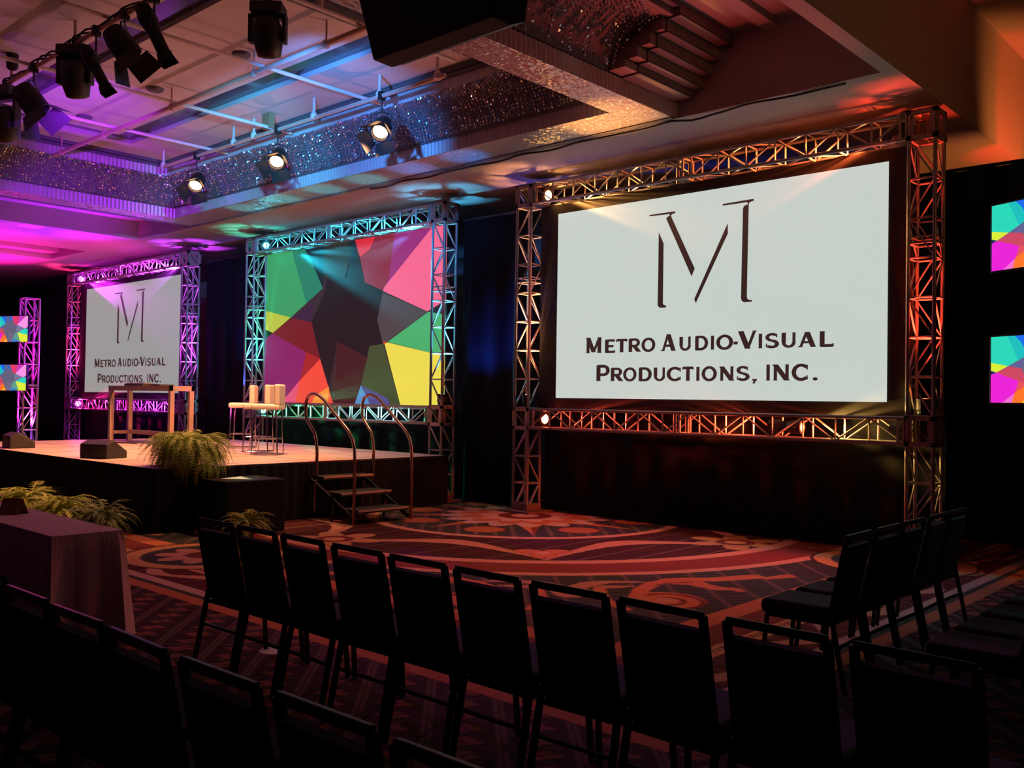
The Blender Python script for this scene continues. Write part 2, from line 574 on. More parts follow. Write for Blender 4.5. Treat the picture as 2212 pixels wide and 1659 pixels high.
for p, q in frame_rects((X0 - 0.2, X1 + 0.2, Y0 - 0.2, Y1 + 0.2), ch) + [((ci[0], ci[2]), (ci[1], ci[3]))]:
    c.box((p[0], p[1], zc), (q[0], q[1], zc + 0.1))
struct('ceiling_coffer', c, ceil_white)
c = MB()
for p, q in frame_rects(ch, ci):
    c.box((p[0], p[1], zc + 0.07), (q[0], q[1], zc + 0.12))
struct('trim_1', c, channelm)
# ring soffit: bead band, fluted faces, coves
RX0, RX1, RY0, RY1 = -17.62, -6.12, 0.60, 9.60      # outer
IX0, IX1, IY0, IY1 = -17.10, -6.62, 1.10, 8.90      # inner
c = MB()
for p, q in frame_rects((RX0 + .03, RX1 - .02, RY0, 9.50), (IX0, IX1, IY0, IY1)):
    c.box((p[0], p[1], ZS), (q[0], q[1], ZS + 0.03))
struct('trim_2', c, beadm)
c = MB()
c.box((RX0 - .02, 9.50, ZS - 0.012), (RX1 - .02, 9.58, ZS + 0.02))
c.box((RX0 - .06, RY0, ZS - 0.012), (RX0 + .03, 9.58, ZS + 0.02))
struct('trim_3', c, groove_shade)


def sweep_ring(mb, prof, mi=0):
    """closed inner ring swept with profile of (inset, z)"""
    vs = []
    for d, z in prof:
        vs += [(IX0 + d, IY0 + d, z), (IX1 - d, IY0 + d, z), (IX1 - d, IY1 - d, z), (IX0 + d, IY1 - d, z)]
    fs = []
    for k in range(len(prof) - 1):
        for i in range(4):
            fs.append((k * 4 + i, k * 4 + (i + 1) % 4, (k + 1) * 4 + (i + 1) % 4, (k + 1) * 4 + i))
    mb.add(vs, fs, mi)


def cove(u):      # u 0..1 from the lower lip up; returns inset, z
    return 0.04 + 0.36 * (1 - math.cos(u * PI / 2)), 5.35 + 0.47 * math.sin(u * PI / 2) ** 1.15


c = MB()
sweep_ring(c, [(-0.10, 5.10 + 0.08), (-0.04, 5.34), (0.02, 5.34)] + [cove(i / 10) for i in range(11)] + [(0.38, 5.83), (0.38, 6.02), (0.30, 6.2)])
struct('trim_4', c, backm)
c = MB()
sweep_ring(c, [(0.0, 5.333), (0.045, 5.333), (0.045, 5.36), (0.02, 5.36)])
sweep_ring(c, [(0.41, 5.99), (0.44, 5.99), (0.44, 6.03), (0.40, 6.03)])
sweep_ring(c, [(0.43, 6.05), (0.47, 6.05), (0.47, 6.085), (0.43, 6.085)])
sweep_ring(c, [(0.46, 6.085), (0.50, 6.085), (0.50, 6.11), (0.46, 6.11)])
struct('trim_5', c, groove_shade)


def flutes(mb, p, q, z0, z1, nrm, step=0.075, dep=0.022):
    p, q, nrm = V(p), V(q), V(nrm)
    L = (q - p).length
    n = int(L / step) * 4
    vs = []
    for j, z in enumerate((z0, z1)):
        for i in range(n + 1):
            a = p.lerp(q, i / n) + nrm * (dep * (0.5 + 0.5 * math.cos(i * PI / 2)))
            vs.append((a.x, a.y, z))
    mb.add(vs, [(i, i + 1, n + 2 + i, n + 1 + i) for i in range(n)])


c = MB()
for z0, z1, d in ((ZS, 5.335, 0.0), (5.835, 5.99, 0.39)):
    flutes(c, (IX0 + d, IY1 - d, 0), (IX1 - d, IY1 - d, 0), z0, z1, (0, -1, 0))
    flutes(c, (IX0 + d, IY0 + d, 0), (IX0 + d, IY1 - d, 0), z0, z1, (1, 0, 0))
    flutes(c, (IX1 - d, IY0 + d, 0), (IX1 - d, IY1 - d, 0), z0, z1, (-1, 0, 0))
    flutes(c, (IX0 + d, IY0 + d, 0), (IX1 - d, IY0 + d, 0), z0, z1, (0, 1, 0))
struct('trim_6', c, flutem)
# right outer face: fluted fascia, crystal cove, stepped cornice block
c = MB()
flutes(c, (-6.13, RY0, 0), (-6.13, 9.6, 0), ZS, 5.33, (1, 0, 0))
c.box((-6.14, YF, ZS), (-6.125, 0.6, 5.33))
struct('trim_7', c, flutem)
c = MB()
zz = [5.33, 5.43, 5.56, 5.70, 5.84, 6.0]
xx = [-5.90, -5.78, -5.66, -5.54, -5.38]
for k in range(5):
    for (a0, a1) in ((8.45, 9.6),):
        vs0 = MB(); flutes(vs0, (xx[k], a0, 0), (xx[k], a1, 0), zz[k] + 0.018, zz[k + 1], (1, 0, 0), 0.06, 0.012)
        c.add(vs0.v, vs0.f, 0)
        c.box((-6.12, a0, zz[k]), (xx[k] + 0.025, a1, zz[k] + 0.02), 1)  # dark underside plate, shade below each step put into the colour
        c.box((-6.12, a0 - 0.12 * (4 - k) * 0.5, zz[k] + 0.02), (xx[k], a1, zz[k + 1]), 0)
c.box((-6.12, YF, 5.86), (-5.44, 8.45, 6.0), 0)
c.box((-5.44, YF, 5.93), (-5.36, 8.45, 6.0), 1)  # dark strip painted in for the shadow along the cornice
struct('trim_8', c, [cornicem, groove_shade])


def cove_out(u):
    return -6.10 + 0.50 * (1 - math.cos(u * PI / 2)), 5.35 + 0.51 * math.sin(u * PI / 2) ** 1.1


c = MB()
pr = [cove_out(i / 10) for i in range(11)]
c.grid(lambda a, b: (cove_out(b)[0] - 0.03, YF + a * (8.5 - YF), cove_out(b)[1]), 2, 10)
struct('trim_9', c, backm)


def crystals(name, n, place, nb, label, parent=None):
    """columns of faceted beads; place(i, u) gives the bead centre"""
    oc = np.array([(1, 0, 0), (0, 1, 0), (-1, 0, 0), (0, -1, 0), (0, 0, 1), (0, 0, -1)], float)
    of = np.array([(0, 1, 4), (1, 2, 4), (2, 3, 4), (3, 0, 4), (1, 0, 5), (2, 1, 5), (3, 2, 5), (0, 3, 5)])
    vs = []; fs = []
    for i in range(n):
        for j in range(nb):
            p = place(i, (j + 0.5) / nb)
            if p is None:
                continue
            q = oc * np.array([0.018, 0.018, 0.026]) * (0.85 + 0.3 * rng.random())
            t, g = rng.uniform(0, PI, 2)
            ct, st = math.cos(t), math.sin(t)
            R = np.array([[ct, -st, 0], [st, ct, 0], [0, 0, 1]])
            g = (g - PI / 2) * 0.5
            R2 = np.array([[1, 0, 0], [0, math.cos(g), -math.sin(g)], [0, math.sin(g), math.cos(g)]])
            vs.append(q @ R.T @ R2.T + np.array(p)); fs.append(of + 6 * len(fs))
    vs = np.concatenate(vs); fs = np.concatenate(fs)
    me = bpy.data.meshes.new(name)
    me.from_pydata(vs.tolist(), [], fs.tolist())
    me.materials.append(crystalm)
    o = bpy.data.objects.new(name, me); COL.objects.link(o)
    tag(o, label, 'crystal curtain', kind='stuff')
    return o


def fold(x):
    return 0.045 * math.sin(x * 4.1) + 0.035 * math.sin(x * 9.7 + 1.3) + 0.015 * math.sin(x * 23)


def far_place(i, u):
    x = IX0 + 0.1 + i * 0.056
    d, z = cove(u)
    if x < IX0 + d or x > IX1 - d:
        return None
    return (x + 0.05 * (1 - u) ** 2, IY1 - d - 0.035 - abs(fold(x)) * (1 - u * 0.5), z)


def left_place(i, u):
    y = IY0 + 0.1 + i * 0.05
    d, z = cove(u)
    if y < IY0 + d or y > IY1 - d:
        return None
    return (IX0 + d + 0.035 + abs(fold(y * 1.2)) * (1 - u * 0.5), y, z)


def out_place(i, u):
    y = 1.0 + i * 0.07
    x, z = cove_out(u)
    return (x + 0.02 + abs(fold(y * 1.4)) * 1.3, y + 0.04 * (1 - u) ** 2, z)


crystals('crystal_curtain', 185, far_place, 15, 'long swag of crystal beads in the ceiling coffer above the centre and left screens')
crystals('crystal_curtain', 153, left_place, 14, 'purple lit crystal bead swag across the left end of the ceiling coffer')
crystals('crystal_curtain', 107, out_place, 16, 'reddish crystal bead swag on the outer side of the coffer right of the hanging speaker')

# ------------------------------------------------------------------ pipe grid
g = thing('pipe_grid', (-12.5, 6.5, 5.82), 'grid of painted pipes hung on short rods below the white coffer ceiling', 'pipe grid')
g.location = (0, 0, 0)
zp = 5.82
MB().tube((-18.3 + 1.3, 4.53, zp), (-7.2, 4.53, zp), 0.03, 10).build('pipe', pipem, g)
MB().tube((-16.9, 6.45, zp), (-7.15, 6.45, zp), 0.034, 10).build('pipe', pipem, g)
MB().tube((-15.9, 8.03, zp - 0.02), (-8.55, 8.03, zp - 0.02), 0.030, 10).build('pipe', pipem, g)
for x, a, b in ((-16.85, 4.0, 7.6), (-14.4, 4.0, 8.42), (-12.5, 4.0, 8.42), (-10.25, 4.0, 8.42), (-8.25, 4.0, 7.9)):
    MB().tube((x, a, zp + 0.055), (x, b, zp + 0.055), 0.026, 10).build('pipe', pipew, g)
for x in (-16.4, -14.75, -12.57, -10.43, -8.9):
    MB().tube((x, 6.45, zp), (x, 6.45, zc), 0.012, 8).lathe([(0.03, zp - 0.05), (0.045, zp - 0.02), (0.045, zp + 0.02), (0.02, zp + 0.05)], 12, (x, 6.45, 0)).build('hanger', pipem, g)
for x in (-15.9, -13.55, -12.95, -11.35, -9.85, -8.7):
    MB().tube((x, 8.03, zp), (x, 8.03, zc), 0.02, 8).lathe([(0.05, zp - 0.04), (0.05, zp + 0.03), (0.02, zp + 0.08)], 12, (x, 8.03, 0)).build('hanger', pipew, g)
for x in (-16.0, -13.2, -11.2, -9.0):
    MB().tube((x, 4.53, zp), (x, 4.53, zc), 0.02, 8).build('hanger', pipem, g)
MB().tube((-16.85, 5.2, zp + .05), (-16.85, 5.2, zc), 0.02, 8).build('hanger', pipew, g)
MB().tube((-16.85, 7.1, zp + .05), (-16.85, 7.1, zc), 0.02, 8).build('hanger', pipew, g)
MB().tube((-8.25, 5.9, zp + .05), (-8.25, 5.9, zc), 0.025, 8).build('hanger', pipew, g)
MB().tube((-8.25, 7.55, zp + .05), (-8.25, 7.55, zc), 0.025, 8).build('hanger', pipew, g)
for k, (x, y, wh) in enumerate(((-14.95, 6.22, 'left of'), (-12.78, 6.3, 'in the middle of'), (-10.62, 6.38, 'behind the moving light at the top of'))):
    o = MB().lathe([(0.02, zc - 0.045), (0.10, zc - 0.04), (0.12, zc - 0.02), (0.12, zc)], 20).build('ceiling_diffuser', groove_shade)
    o.location = (x, y, 0)
    tag(o, 'round dark vent beside a pipe hanger, ' + wh + ' coffer', 'ceiling vent', 'round vents in the coffer ceiling')
# cable along the soffit corner
cb = MB()
pts = []
for i in range(60):
    x = -12.0 + i * 0.135
    pts.append((x, 9.62 + 0.03 * math.sin(i * 0.7), ZS - 0.02 - 0.012 * math.sin(i * 0.5) ** 2 - (0.035 if i == 45 else 0.02 if i in (44, 46) else 0)))
cb.poly(pts, 0.014, 6)
tag(cb.build('cable', blackp), 'thin black cable run along the soffit edge with one drooping loop', 'cable')

# ------------------------------------------------------------------ trusses
TW = 0.28
YT = 10.56
YC = YT + TW / 2


def lacing(mb, p, axis, e1, e2, length, bay, r=0.0115, rungs=True, flip=0, par=True):
    """p = centre of start section"""
    p, axis, e1, e2 = V(p), V(axis), V(e1), V(e2)
    h = TW / 2
    corners = [(-1, -1), (1, -1), (1, 1), (-1, 1)]
    n = max(1, round(length / bay)); b = length / n
    for k in range(n + 1):
        for i in range(4):
            a = corners[i]; c2 = corners[(i + 1) % 4]
            P = p + axis * (k * b) + (e1 * a[0] + e2 * a[1]) * h
            Q = p + axis * (k * b) + (e1 * c2[0] + e2 * c2[1]) * h
            mb.tube(P, Q, r, 6, cap=False)
    for k in range(n):
        for i in range(4):
            a = corners[i]; c2 = corners[(i + 1) % 4]
            if (k + flip + ((0, 0, 1, 1)[i] if par else i)) % 2:
                a, c2 = c2, a
            P = p + axis * (k * b) + (e1 * a[0] + e2 * a[1]) * h
            Q = p + axis * ((k + 1) * b) + (e1 * c2[0] + e2 * c2[1]) * h
            mb.tube(P, Q, r, 6, cap=False)


def truss(name, parent, p, axis, e1, e2, length, bay=0.44, flip=0, joints=(), par=True):
    mb = MB()
    lacing(mb, p, axis, e1, e2, length, bay, flip=flip, par=par)
    p, axis, e1, e2 = V(p), V(axis), V(e1), V(e2)
    h = TW / 2
    for j in joints:
        for dj in (-0.035, 0.035):
            c0 = p + axis * (j + dj)
            for sx, sy, ex, ey in ((0, -1, 1, 0), (0, 1, 1, 0), (-1, 0, 0, 1), (1, 0, 0, 1)):
                A = c0 + (e1 * (sx if sx else -1 * ex) + e2 * (sy if sy else -1 * ey)) * h
                B = c0 + (e1 * (sx if sx else ex) + e2 * (sy if sy else ey)) * h
                mb.bar(A, B, 0.05, 0.012, up=tuple(axis))
    o = mb.build(name, alu, parent)
    for i, j in ((-1, -1), (1, -1), (1, 1), (-1, 1)):
        q = p + (e1 * i + e2 * j) * h
        MB().tube(q, q + axis * length, 0.022, 10).build('chord', alu_chord, o, smooth=False)
    return o


def block(parent, c, s=TW + 0.05):
    mb = MB(); h = s / 2; c = V(c); t = 0.05
    mb.box((c.x - h, c.y - h, c.z + h - .008), (c.x + h, c.y + h, c.z + h - .002))  # added top plate, keeps the tower uplight off the soffit
    mb.box((c.x - .004, c.y - h + .02, c.z - h + .02), (c.x + .004, c.y + h - .02, c.z + h - .02))  # added inner plate, stops the lamp beam leaving through the block
    for a in range(3):
        u, v_ = [(1, 2), (0, 2), (0, 1)][a]
        for i in (-1, 1):
            for j in (-1, 1):
                p = [0, 0, 0]; q = [0, 0, 0]
                p[a] = -h; q[a] = h
                p[u] = q[u] = i * (h - t / 2); p[v_] = q[v_] = j * (h - t / 2)
                lo = [min(p[k], q[k]) for k in range(3)]; hi = [max(p[k], q[k]) for k in range(3)]
                for k in (u, v_):
                    lo[k] -= t / 2; hi[k] += t / 2
                mb.box(c + V(lo), c + V(hi))
    # web plates with round openings suggested by an inner frame
    for a in (0, 1):
        for sg in (-1, 1):
            lo = [-h, -h, -h]; hi = [h, h, h]
            lo[a] = sg * (h - 0.012) - 0.004; hi[a] = lo[a] + 0.008
            l2 = list(lo); h2 = list(hi); b = 1 - a
            l2[b], h2[b] = -h, -h * 0.5
            mb.box(c + V(l2), c + V(h2))
            l2 = list(lo); h2 = list(hi); l2[b], h2[b] = h * 0.5, h
            mb.box(c + V(l2), c + V(h2))
            mb.bar(c + V([lo[0] if a == 0 else -h * .9, lo[1] if a == 1 else -h * .9, h * .9]), c + V([lo[0] if a == 0 else h * .9, lo[1] if a == 1 else h * .9, -h * .9]), 0.03, 0.008)
    return mb.build('corner_block', alu_plate, parent)


ZB, ZT = 1.425, 4.82       # heights of the two beams (centres)


def truss_frame(xl, xr, label):
    """xl, xr: tower centres"""
    f = thing('screen_truss', (0, 0, 0), label, 'truss', 'aluminium trusses around the screens')
    ex, ey, ez = (1, 0, 0), (0, 1, 0), (0, 0, 1)
    hb = (TW + 0.05) / 2
    for k, x in enumerate((xl, xr)):
        truss('tower', f, (x, YC, ZB + hb), ez, ex, ey, ZT - ZB - 2 * hb, 0.44, flip=k, joints=(1.95,))
        truss('tower_leg', f, (x, YC, 0.03), ez, ex, ey, ZB - hb - 0.03, 0.42, flip=k)
        block(f, (x, YC, ZB)); block(f, (x, YC, ZT))
        MB().box((x - 0.30, YC - 0.30, 0), (x + 0.30, YC + 0.30, 0.03)).box((x - 0.16, YC - 0.16, 0.03), (x + 0.16, YC + 0.16, 0.13)).build('base_plate', plate_wood, f)
    L = xr - xl - 2 * hb
    for k, z in enumerate((ZB, ZT)):
        truss('cross_beam', f, (xl + hb, YC, z), ex, ey, ez, L, 0.40, flip=k, joints=(0.04, L * 0.47, L - 0.04), par=(xl > -12))
    return f


FR = {}
FR['right'] = (-9.435, -3.565)
FR['centre'] = (-17.06, -11.34)
FR['left'] = (-26.05, -19.78)
truss_frame(*FR['right'], 'silver truss frame glowing orange and red around the large right screen')
truss_frame(*FR['centre'], 'silver truss frame glowing cyan and green around the colourful centre banner')
truss_frame(*FR['left'], 'silver truss frame glowing magenta around the far left screen')


# ------------------------------------------------------------------ par lights inside the trusses
def par_light(loc, d, color, power, label, strength=30, angle=70, r=0.085, glow=True, light=True, blend=0.8, lsize=0.04):
    t = thing('par_light', loc, label, 'stage light')
    d = V(d).normalized()
    q = d.to_track_quat('Z', 'Y').to_matrix().to_4x4()
    b = MB().lathe([(0.05, -0.14), (r * 0.8, -0.12), (r, -0.06), (r, 0.06), (r * 0.93, 0.06)], 18).xf(q).build('can', blackm, t)
    y = MB()
    a = [(-r - 0.012, 0, 0), (-r - 0.012, 0, -0.13), (0, 0, -0.19), (r + 0.012, 0, -0.13), (r + 0.012, 0, 0)]
    y.poly(a, 0.007, 6).xf(q).build('yoke', blackm, t)
    nm = 'lens_%02d%02d%02d_%d' % (*[int(c * 9) for c in color], int(strength))
    MB().lathe([(0.001, 0.052), (r * 0.9, 0.052), (r * 0.9, 0.058), (0.001, 0.064)], 18).xf(q).build('lens', emis(nm, color, strength), t)
    if light:
        lamp('SPOT', 'par_beam', V(loc) + d * 0.09, d, color, power, angle, blend, lsize)
    return t


amber, red, cyan, green, mag, pink, violet, blue = (1, .42, .10), (1, .05, .02), (.02, .75, 1), (.03, 1, .35), (.85, .02, 1), (1, .02, .28), (.42, .06, 1), (.08, .30, 1)
PL = []
for side, (xl, xr) in FR.items():
    cset = {'right': (amber, (1, .14, .03), (1, .07, .03), (1, .10, .03), (1, .40, .14), red),
            'centre': (cyan, (.04, .72, 1), green, (.25, .85, 1), (.06, 1, .55), (.08, .62, 1)),
            'left': (mag, (.62, .05, 1), pink, (.70, .04, 1), (1, .03, .22), (.60, .05, 1))}[side]
    s = {'right': 'the right screen frame', 'centre': 'the centre banner frame', 'left': 'the far left screen frame'}[side]
    h = 0.30
    k = {'right': 1.0, 'centre': 1.0, 'left': 2.0}[side]
    par_light((xl + h, YC, ZT), (1, -.06, -.17), cset[0], 2300 * k, 'glowing lamp in the top left end of ' + s, 60, 34, .12, blend=.5)
    par_light((xr - h, YC, ZT), (-1, 0, -.17), cset[1], 2100 * k, 'black lamp can in the top right end of ' + s, 12, 34, blend=.5)
    par_light((xl + h, YC, ZB), (1, -.10, 0.0), cset[2], 1400 * k, 'glowing lamp in the bottom left end of ' + s, 60, 40, .12)
    par_light((xr - h, YC, ZB), (-1, 0, 0.0), cset[3], 1300 * k, 'black lamp can in the bottom right end of ' + s, 12, 30)
    par_light((xl, YC, ZB + 0.30), (0, 0, 1), cset[4], 1700 * k, 'upward lamp inside the left tower of ' + s, 12, 34)
    par_light((xr, YC, ZB + 0.30), (0, 0, 1), cset[5], 1700 * k, 'upward lamp inside the right tower of ' + s, 12, 34)
par_light((-5.35, YC, ZB), (-1, 0, 0), (1, .10, .03), 500, 'black lamp can inside the bottom beam of the right screen truss, inboard of its end', 12)
par_light((-5.05, YC, ZB), (1, 0, 0), (1, .55, .12), 500, 'lamp facing the right tower inside the bottom beam of the right truss', 12)

# ------------------------------------------------------------------ screens with projected picture
LET = {}


def strokes():
    W = 0.19; T = 0.13
    def ln(x0, y0, x1, y1, w=W): return ('l', x0, y0, x1, y1, w)
    def ar(cx, cy, rx, ry, a0, a1, w=W): return ('a', cx, cy, rx, ry, a0, a1, w)
    def sf(x, y, l=0.17, up=1): return ('s', x, y, l, up)
    # unit height 1; width given first
    L = {
        'M': (1.12, [ln(.16, 0, .16, 1, .15), ln(.16, 1, .56, .05, .2), ln(.56, .05, .96, 1, .12), ln(.96, 0, .96, 1, .19), sf(.16, 0), sf(.96, 0), sf(.13, 1, .12, -1), sf(.99, 1, .12, -1)]),
        'E': (.78, [ln(.17, 0, .17, 1), ln(.1, .94, .72, .94, T), ln(.1, .5, .62, .5, T), ln(.1, .06, .75, .06, T), ln(.72, .84, .72, 1, .05), ln(.75, 0, .75, .18, .05), ln(.62, .40, .62, .60, .05)]),
        'T': (.82, [ln(.41, 0, .41, 1), ln(.04, .94, .78, .94, T), ln(.04, .80, .04, 1, .05), ln(.78, .80, .78, 1, .05), sf(.41, 0)]),
        'R': (.90, [ln(.17, 0, .17, 1), ln(.1, .94, .52, .94, T), ln(.1, .46, .52, .46, T), ar(.52, .70, .24, .24, -90, 90, .17), ln(.46, .46, .80, 0.0, .2), sf(.17, 0), sf(.80, 0, .12)]),
        'O': (1.08, [ar(.54, .5, .43, .45, 0, 360, .18)]),
        'A': (1.02, [ln(.14, 0, .48, 1, .12), ln(.51, 1, .87, 0, .21), ln(.26, .32, .76, .32, .10), sf(.12, 0), sf(.88, 0)]),
        'U': (.98, [ln(.18, .36, .18, 1), ln(.80, .36, .80, 1, .13), ar(.49, .36, .31, .30, 180, 360, .16), sf(.18, 1, .15, -1), sf(.80, 1, .12, -1)]),
        'D': (1.0, [ln(.17, 0, .17, 1), ln(.1, .94, .48, .94, T), ln(.1, .06, .48, .06, T), ar(.48, .5, .40, .44, -90, 90, .18)]),
        'I': (.36, [ln(.18, 0, .18, 1), sf(.18, 0), sf(.18, 1, .17, -1)]),
        '-': (.42, [ln(.04, .42, .38, .42, .14)]),
        'V': (1.02, [ln(.12, 1, .52, 0, .21), ln(.52, 0, .90, 1, .12), sf(.12, 1, .15, -1), sf(.90, 1, .13, -1)]),
        'S': (.80, [ar(.40, .73, .27, .21, 30, 270, .16), ar(.40, .27, .29, .21, -150, 90, .17), ln(.66, .72, .66, .96, .05), ln(.09, .05, .09, .30, .05)]),
        'L': (.80, [ln(.17, 0, .17, 1), ln(.1, .06, .76, .06, T), ln(.76, 0, .76, .20, .05), sf(.17, 1, .16, -1)]),
        'P': (.86, [ln(.17, 0, .17, 1), ln(.1, .94, .52, .94, T), ln(.1, .40, .52, .40, T), ar(.52, .67, .27, .27, -90, 90, .17), sf(.17, 0)]),
        'C': (.98, [ar(.52, .5, .42, .44, 42, 318, .18), ln(.86, .66, .86, .96, .05), ln(.86, .05, .86, .32, .05)]),
        'N': (1.0, [ln(.16, 0, .16, 1, .14), ln(.14, 1, .84, 0, .2), ln(.84, 0, .84, 1, .14), sf(.16, 0, .13), sf(.84, 1, .13, -1)]),
        ',': (.30, [ln(.16, .12, .16, 0, .2), ln(.2, .06, .10, -.2, .10)]),
        '.': (.30, [ar(.14, .1, .05, .05, 0, 360, .11)]),
    }
    return L


LET = strokes()


def letter(ch, u0, u1, v0, v1, out, bold=1.42):
    wd, ops = LET[ch]
    sx = (u1 - u0); sy = (v1 - v0)
    aspect = sx / wd

    def P(x, y): return (u0 + x / wd * sx, v0 + y * sy)
    for op in ops:
        if op[0] == 'l':
            _, x0, y0, x1, y1, w_ = op
            w_ = w_ * (bold if w_ > .06 else 1.6)
            dx, dy = x1 - x0, y1 - y0; L = math.hypot(dx, dy)
            if abs(dx) < 1e-6:
                nx, ny = w_ / 2, 0
            elif abs(dy) < 1e-6:
                nx, ny = 0, w_ / 2
            else:
                nx, ny = w_ / 2 * L / abs(dy), 0      # cut flat at top and bottom
            out.append([P(x0 - nx, y0 - ny), P(x0 + nx, y0 + ny) if ny == 0 else P(x0, y0 + ny), P(x1 + nx, y1 + ny), P(x1 - nx, y1 - ny) if ny == 0 else P(x1, y1 - ny)])
        elif op[0] == 'a':
            _, cx, cy, rx, ry, a0, a1, w_ = op
            w_ *= bold
            n = max(6, int(abs(a1 - a0) / 12))
            for i in range(n):
                t0 = math.radians(a0 + (a1 - a0) * i / n); t1 = math.radians(a0 + (a1 - a0) * (i + 1) / n)
                q = []
                for t, s_ in ((t0, -1), (t0, 1), (t1, 1), (t1, -1)):
                    wy = 0.75
                    q.append(P(cx + (rx + s_ * w_ / 2) * math.cos(t), cy + (ry + s_ * w_ / 2 * wy) * math.sin(t)))
                out.append(q)
        else:
            _, x, y, l, up = op
            out.append([P(x - l, y), P(x + l, y), P(x + l * .55, y + up * .075), P(x - l * .55, y + up * .075)])


LINE1 = [('M', .1136, .1722, 1), ('E', .1824, .2209, 0), ('T', .2242, .2635, 0), ('R', .2667, .3084, 0), ('O', .3131, .3584, 0), ('A', .3783, .4251, 1), ('U', .4354, .4764, 0), ('D', .4851, .5264, 0), ('I', .5334, .5460, 0), ('O', .5516, .6000, 0), ('-', .6005, .6160, 0), ('V', .6166, .6684, 1), ('I', .6723, .6852, 0), ('S', .6916, .7296, 0), ('U', .7346, .7778, 0), ('A', .7814, .8270, 0), ('L', .8352, .8724, 0)]
LINE2 = [('P', .1525, .1999, 1), ('R', .2049, .2479, 0), ('O', .2512, .2963, 0), ('D', .3027, .3482, 0), ('U', .3528, .3956, 0), ('C', .3986, .4463, 0), ('T', .4478, .4827, 0), ('I', .4899, .5028, 0), ('O', .5085, .5534, 0), ('N', .5617, .6053, 0), ('S', .6107, .6492, 0), (',', .6560, .6700, 0), ('I', .6946, .7073, 2), ('N', .7136, .7598, 2), ('C', .7659, .8107, 2), ('.', .8192, .8342, 0)]
LOGO = [[(0.3655, 0.8297), (0.382, 0.7713), (0.3824, 0.4712), (0.3853, 0.4659), (0.3928, 0.4613), (0.3928, 0.4526), (0.3763, 0.4518), (0.3688, 0.4564), (0.3646, 0.4669), (0.3656, 0.6237)],
        [(0.3336, 0.9224), (0.4186, 0.9223), (0.4186, 0.913), (0.4093, 0.9102), (0.4052, 0.9037), (0.4081, 0.8906), (0.4827, 0.6305), (0.473, 0.5942), (0.3901, 0.8896), (0.3901, 0.8946), (0.3942, 0.8999), (0.3999, 0.903), (0.4011, 0.9121), (0.3336, 0.9148)],
        [(0.581, 0.8295), (0.5819, 0.7808), (0.4872, 0.4628), (0.4821, 0.4834)],
        [(0.5657, 0.9233), (0.6554, 0.9266), (0.6554, 0.9167), (0.6476, 0.9151), (0.6422, 0.9094), (0.6416, 0.8968), (0.639, 0.4781), (0.6405, 0.4674), (0.6462, 0.4621), (0.6534, 0.4613), (0.6534, 0.4532), (0.6312, 0.4528), (0.6251, 0.4587), (0.6221, 0.4713), (0.625, 0.8861), (0.6279, 0.9001), (0.6387, 0.9045), (0.6376, 0.9152), (0.5658, 0.915)]]


def screen(x0, x1, z0, z1, bx0, bx1, label, em, es):
    y = 10.765
    t = thing('projection_screen', ((x0 + x1) / 2, y, z0), label, 'projection screen')
    t.location = (0, 0, 0)
    t.location = (0, 0, 0)
    MB().box((bx0, y + 0.012, z0 - 0.17), (bx1, y + 0.045, min(z1 + 0.2, 4.66))).build('border', screenb, t)
    MB().box((x0, y, z0), (x1, y + 0.01, z1)).build('image_area', mat('projected_white_%d' % int(es * 100), (0.11, 0.11, 0.11), 0.7, emit=em, es=es), t)
    def ink(name, polys):
        mb = MB()
        for k, p in enumerate(polys):
            mb.add([(x0 + u * (x1 - x0), y - 0.0015 - 0.0001 * (k % 3), z0 + v_ * (z1 - z0)) for u, v_ in p], [tuple(range(len(p)))])
        mb.build(name, inkm, t)
    for p in LOGO:
        ink('logo_stroke', [p])
    for ln, base in ((LINE1, 0.2375), (LINE2, 0.0905)):
        for ch, a, b, big in ln:
            hgt = (0.082 if ch != '-' else 0.07) if big else 0.0665
            ps = []
            letter(ch, a, b, base, base + (hgt if big != 2 else 0.072), ps)
            ink('letter', ps)
    return t


screen(-8.929, -4.006, 1.744, 4.517, -9.27, -3.73, 'large right rear-projection screen with a black M logo and company lettering on white', (0.78, 0.88, 0.82), 0.70)
screen(-25.455, -20.34, 1.744, 4.517, -25.88, -19.95, 'far left projection screen with the same M logo, behind the metal table', (0.78, 0.86, 0.78), 0.36)

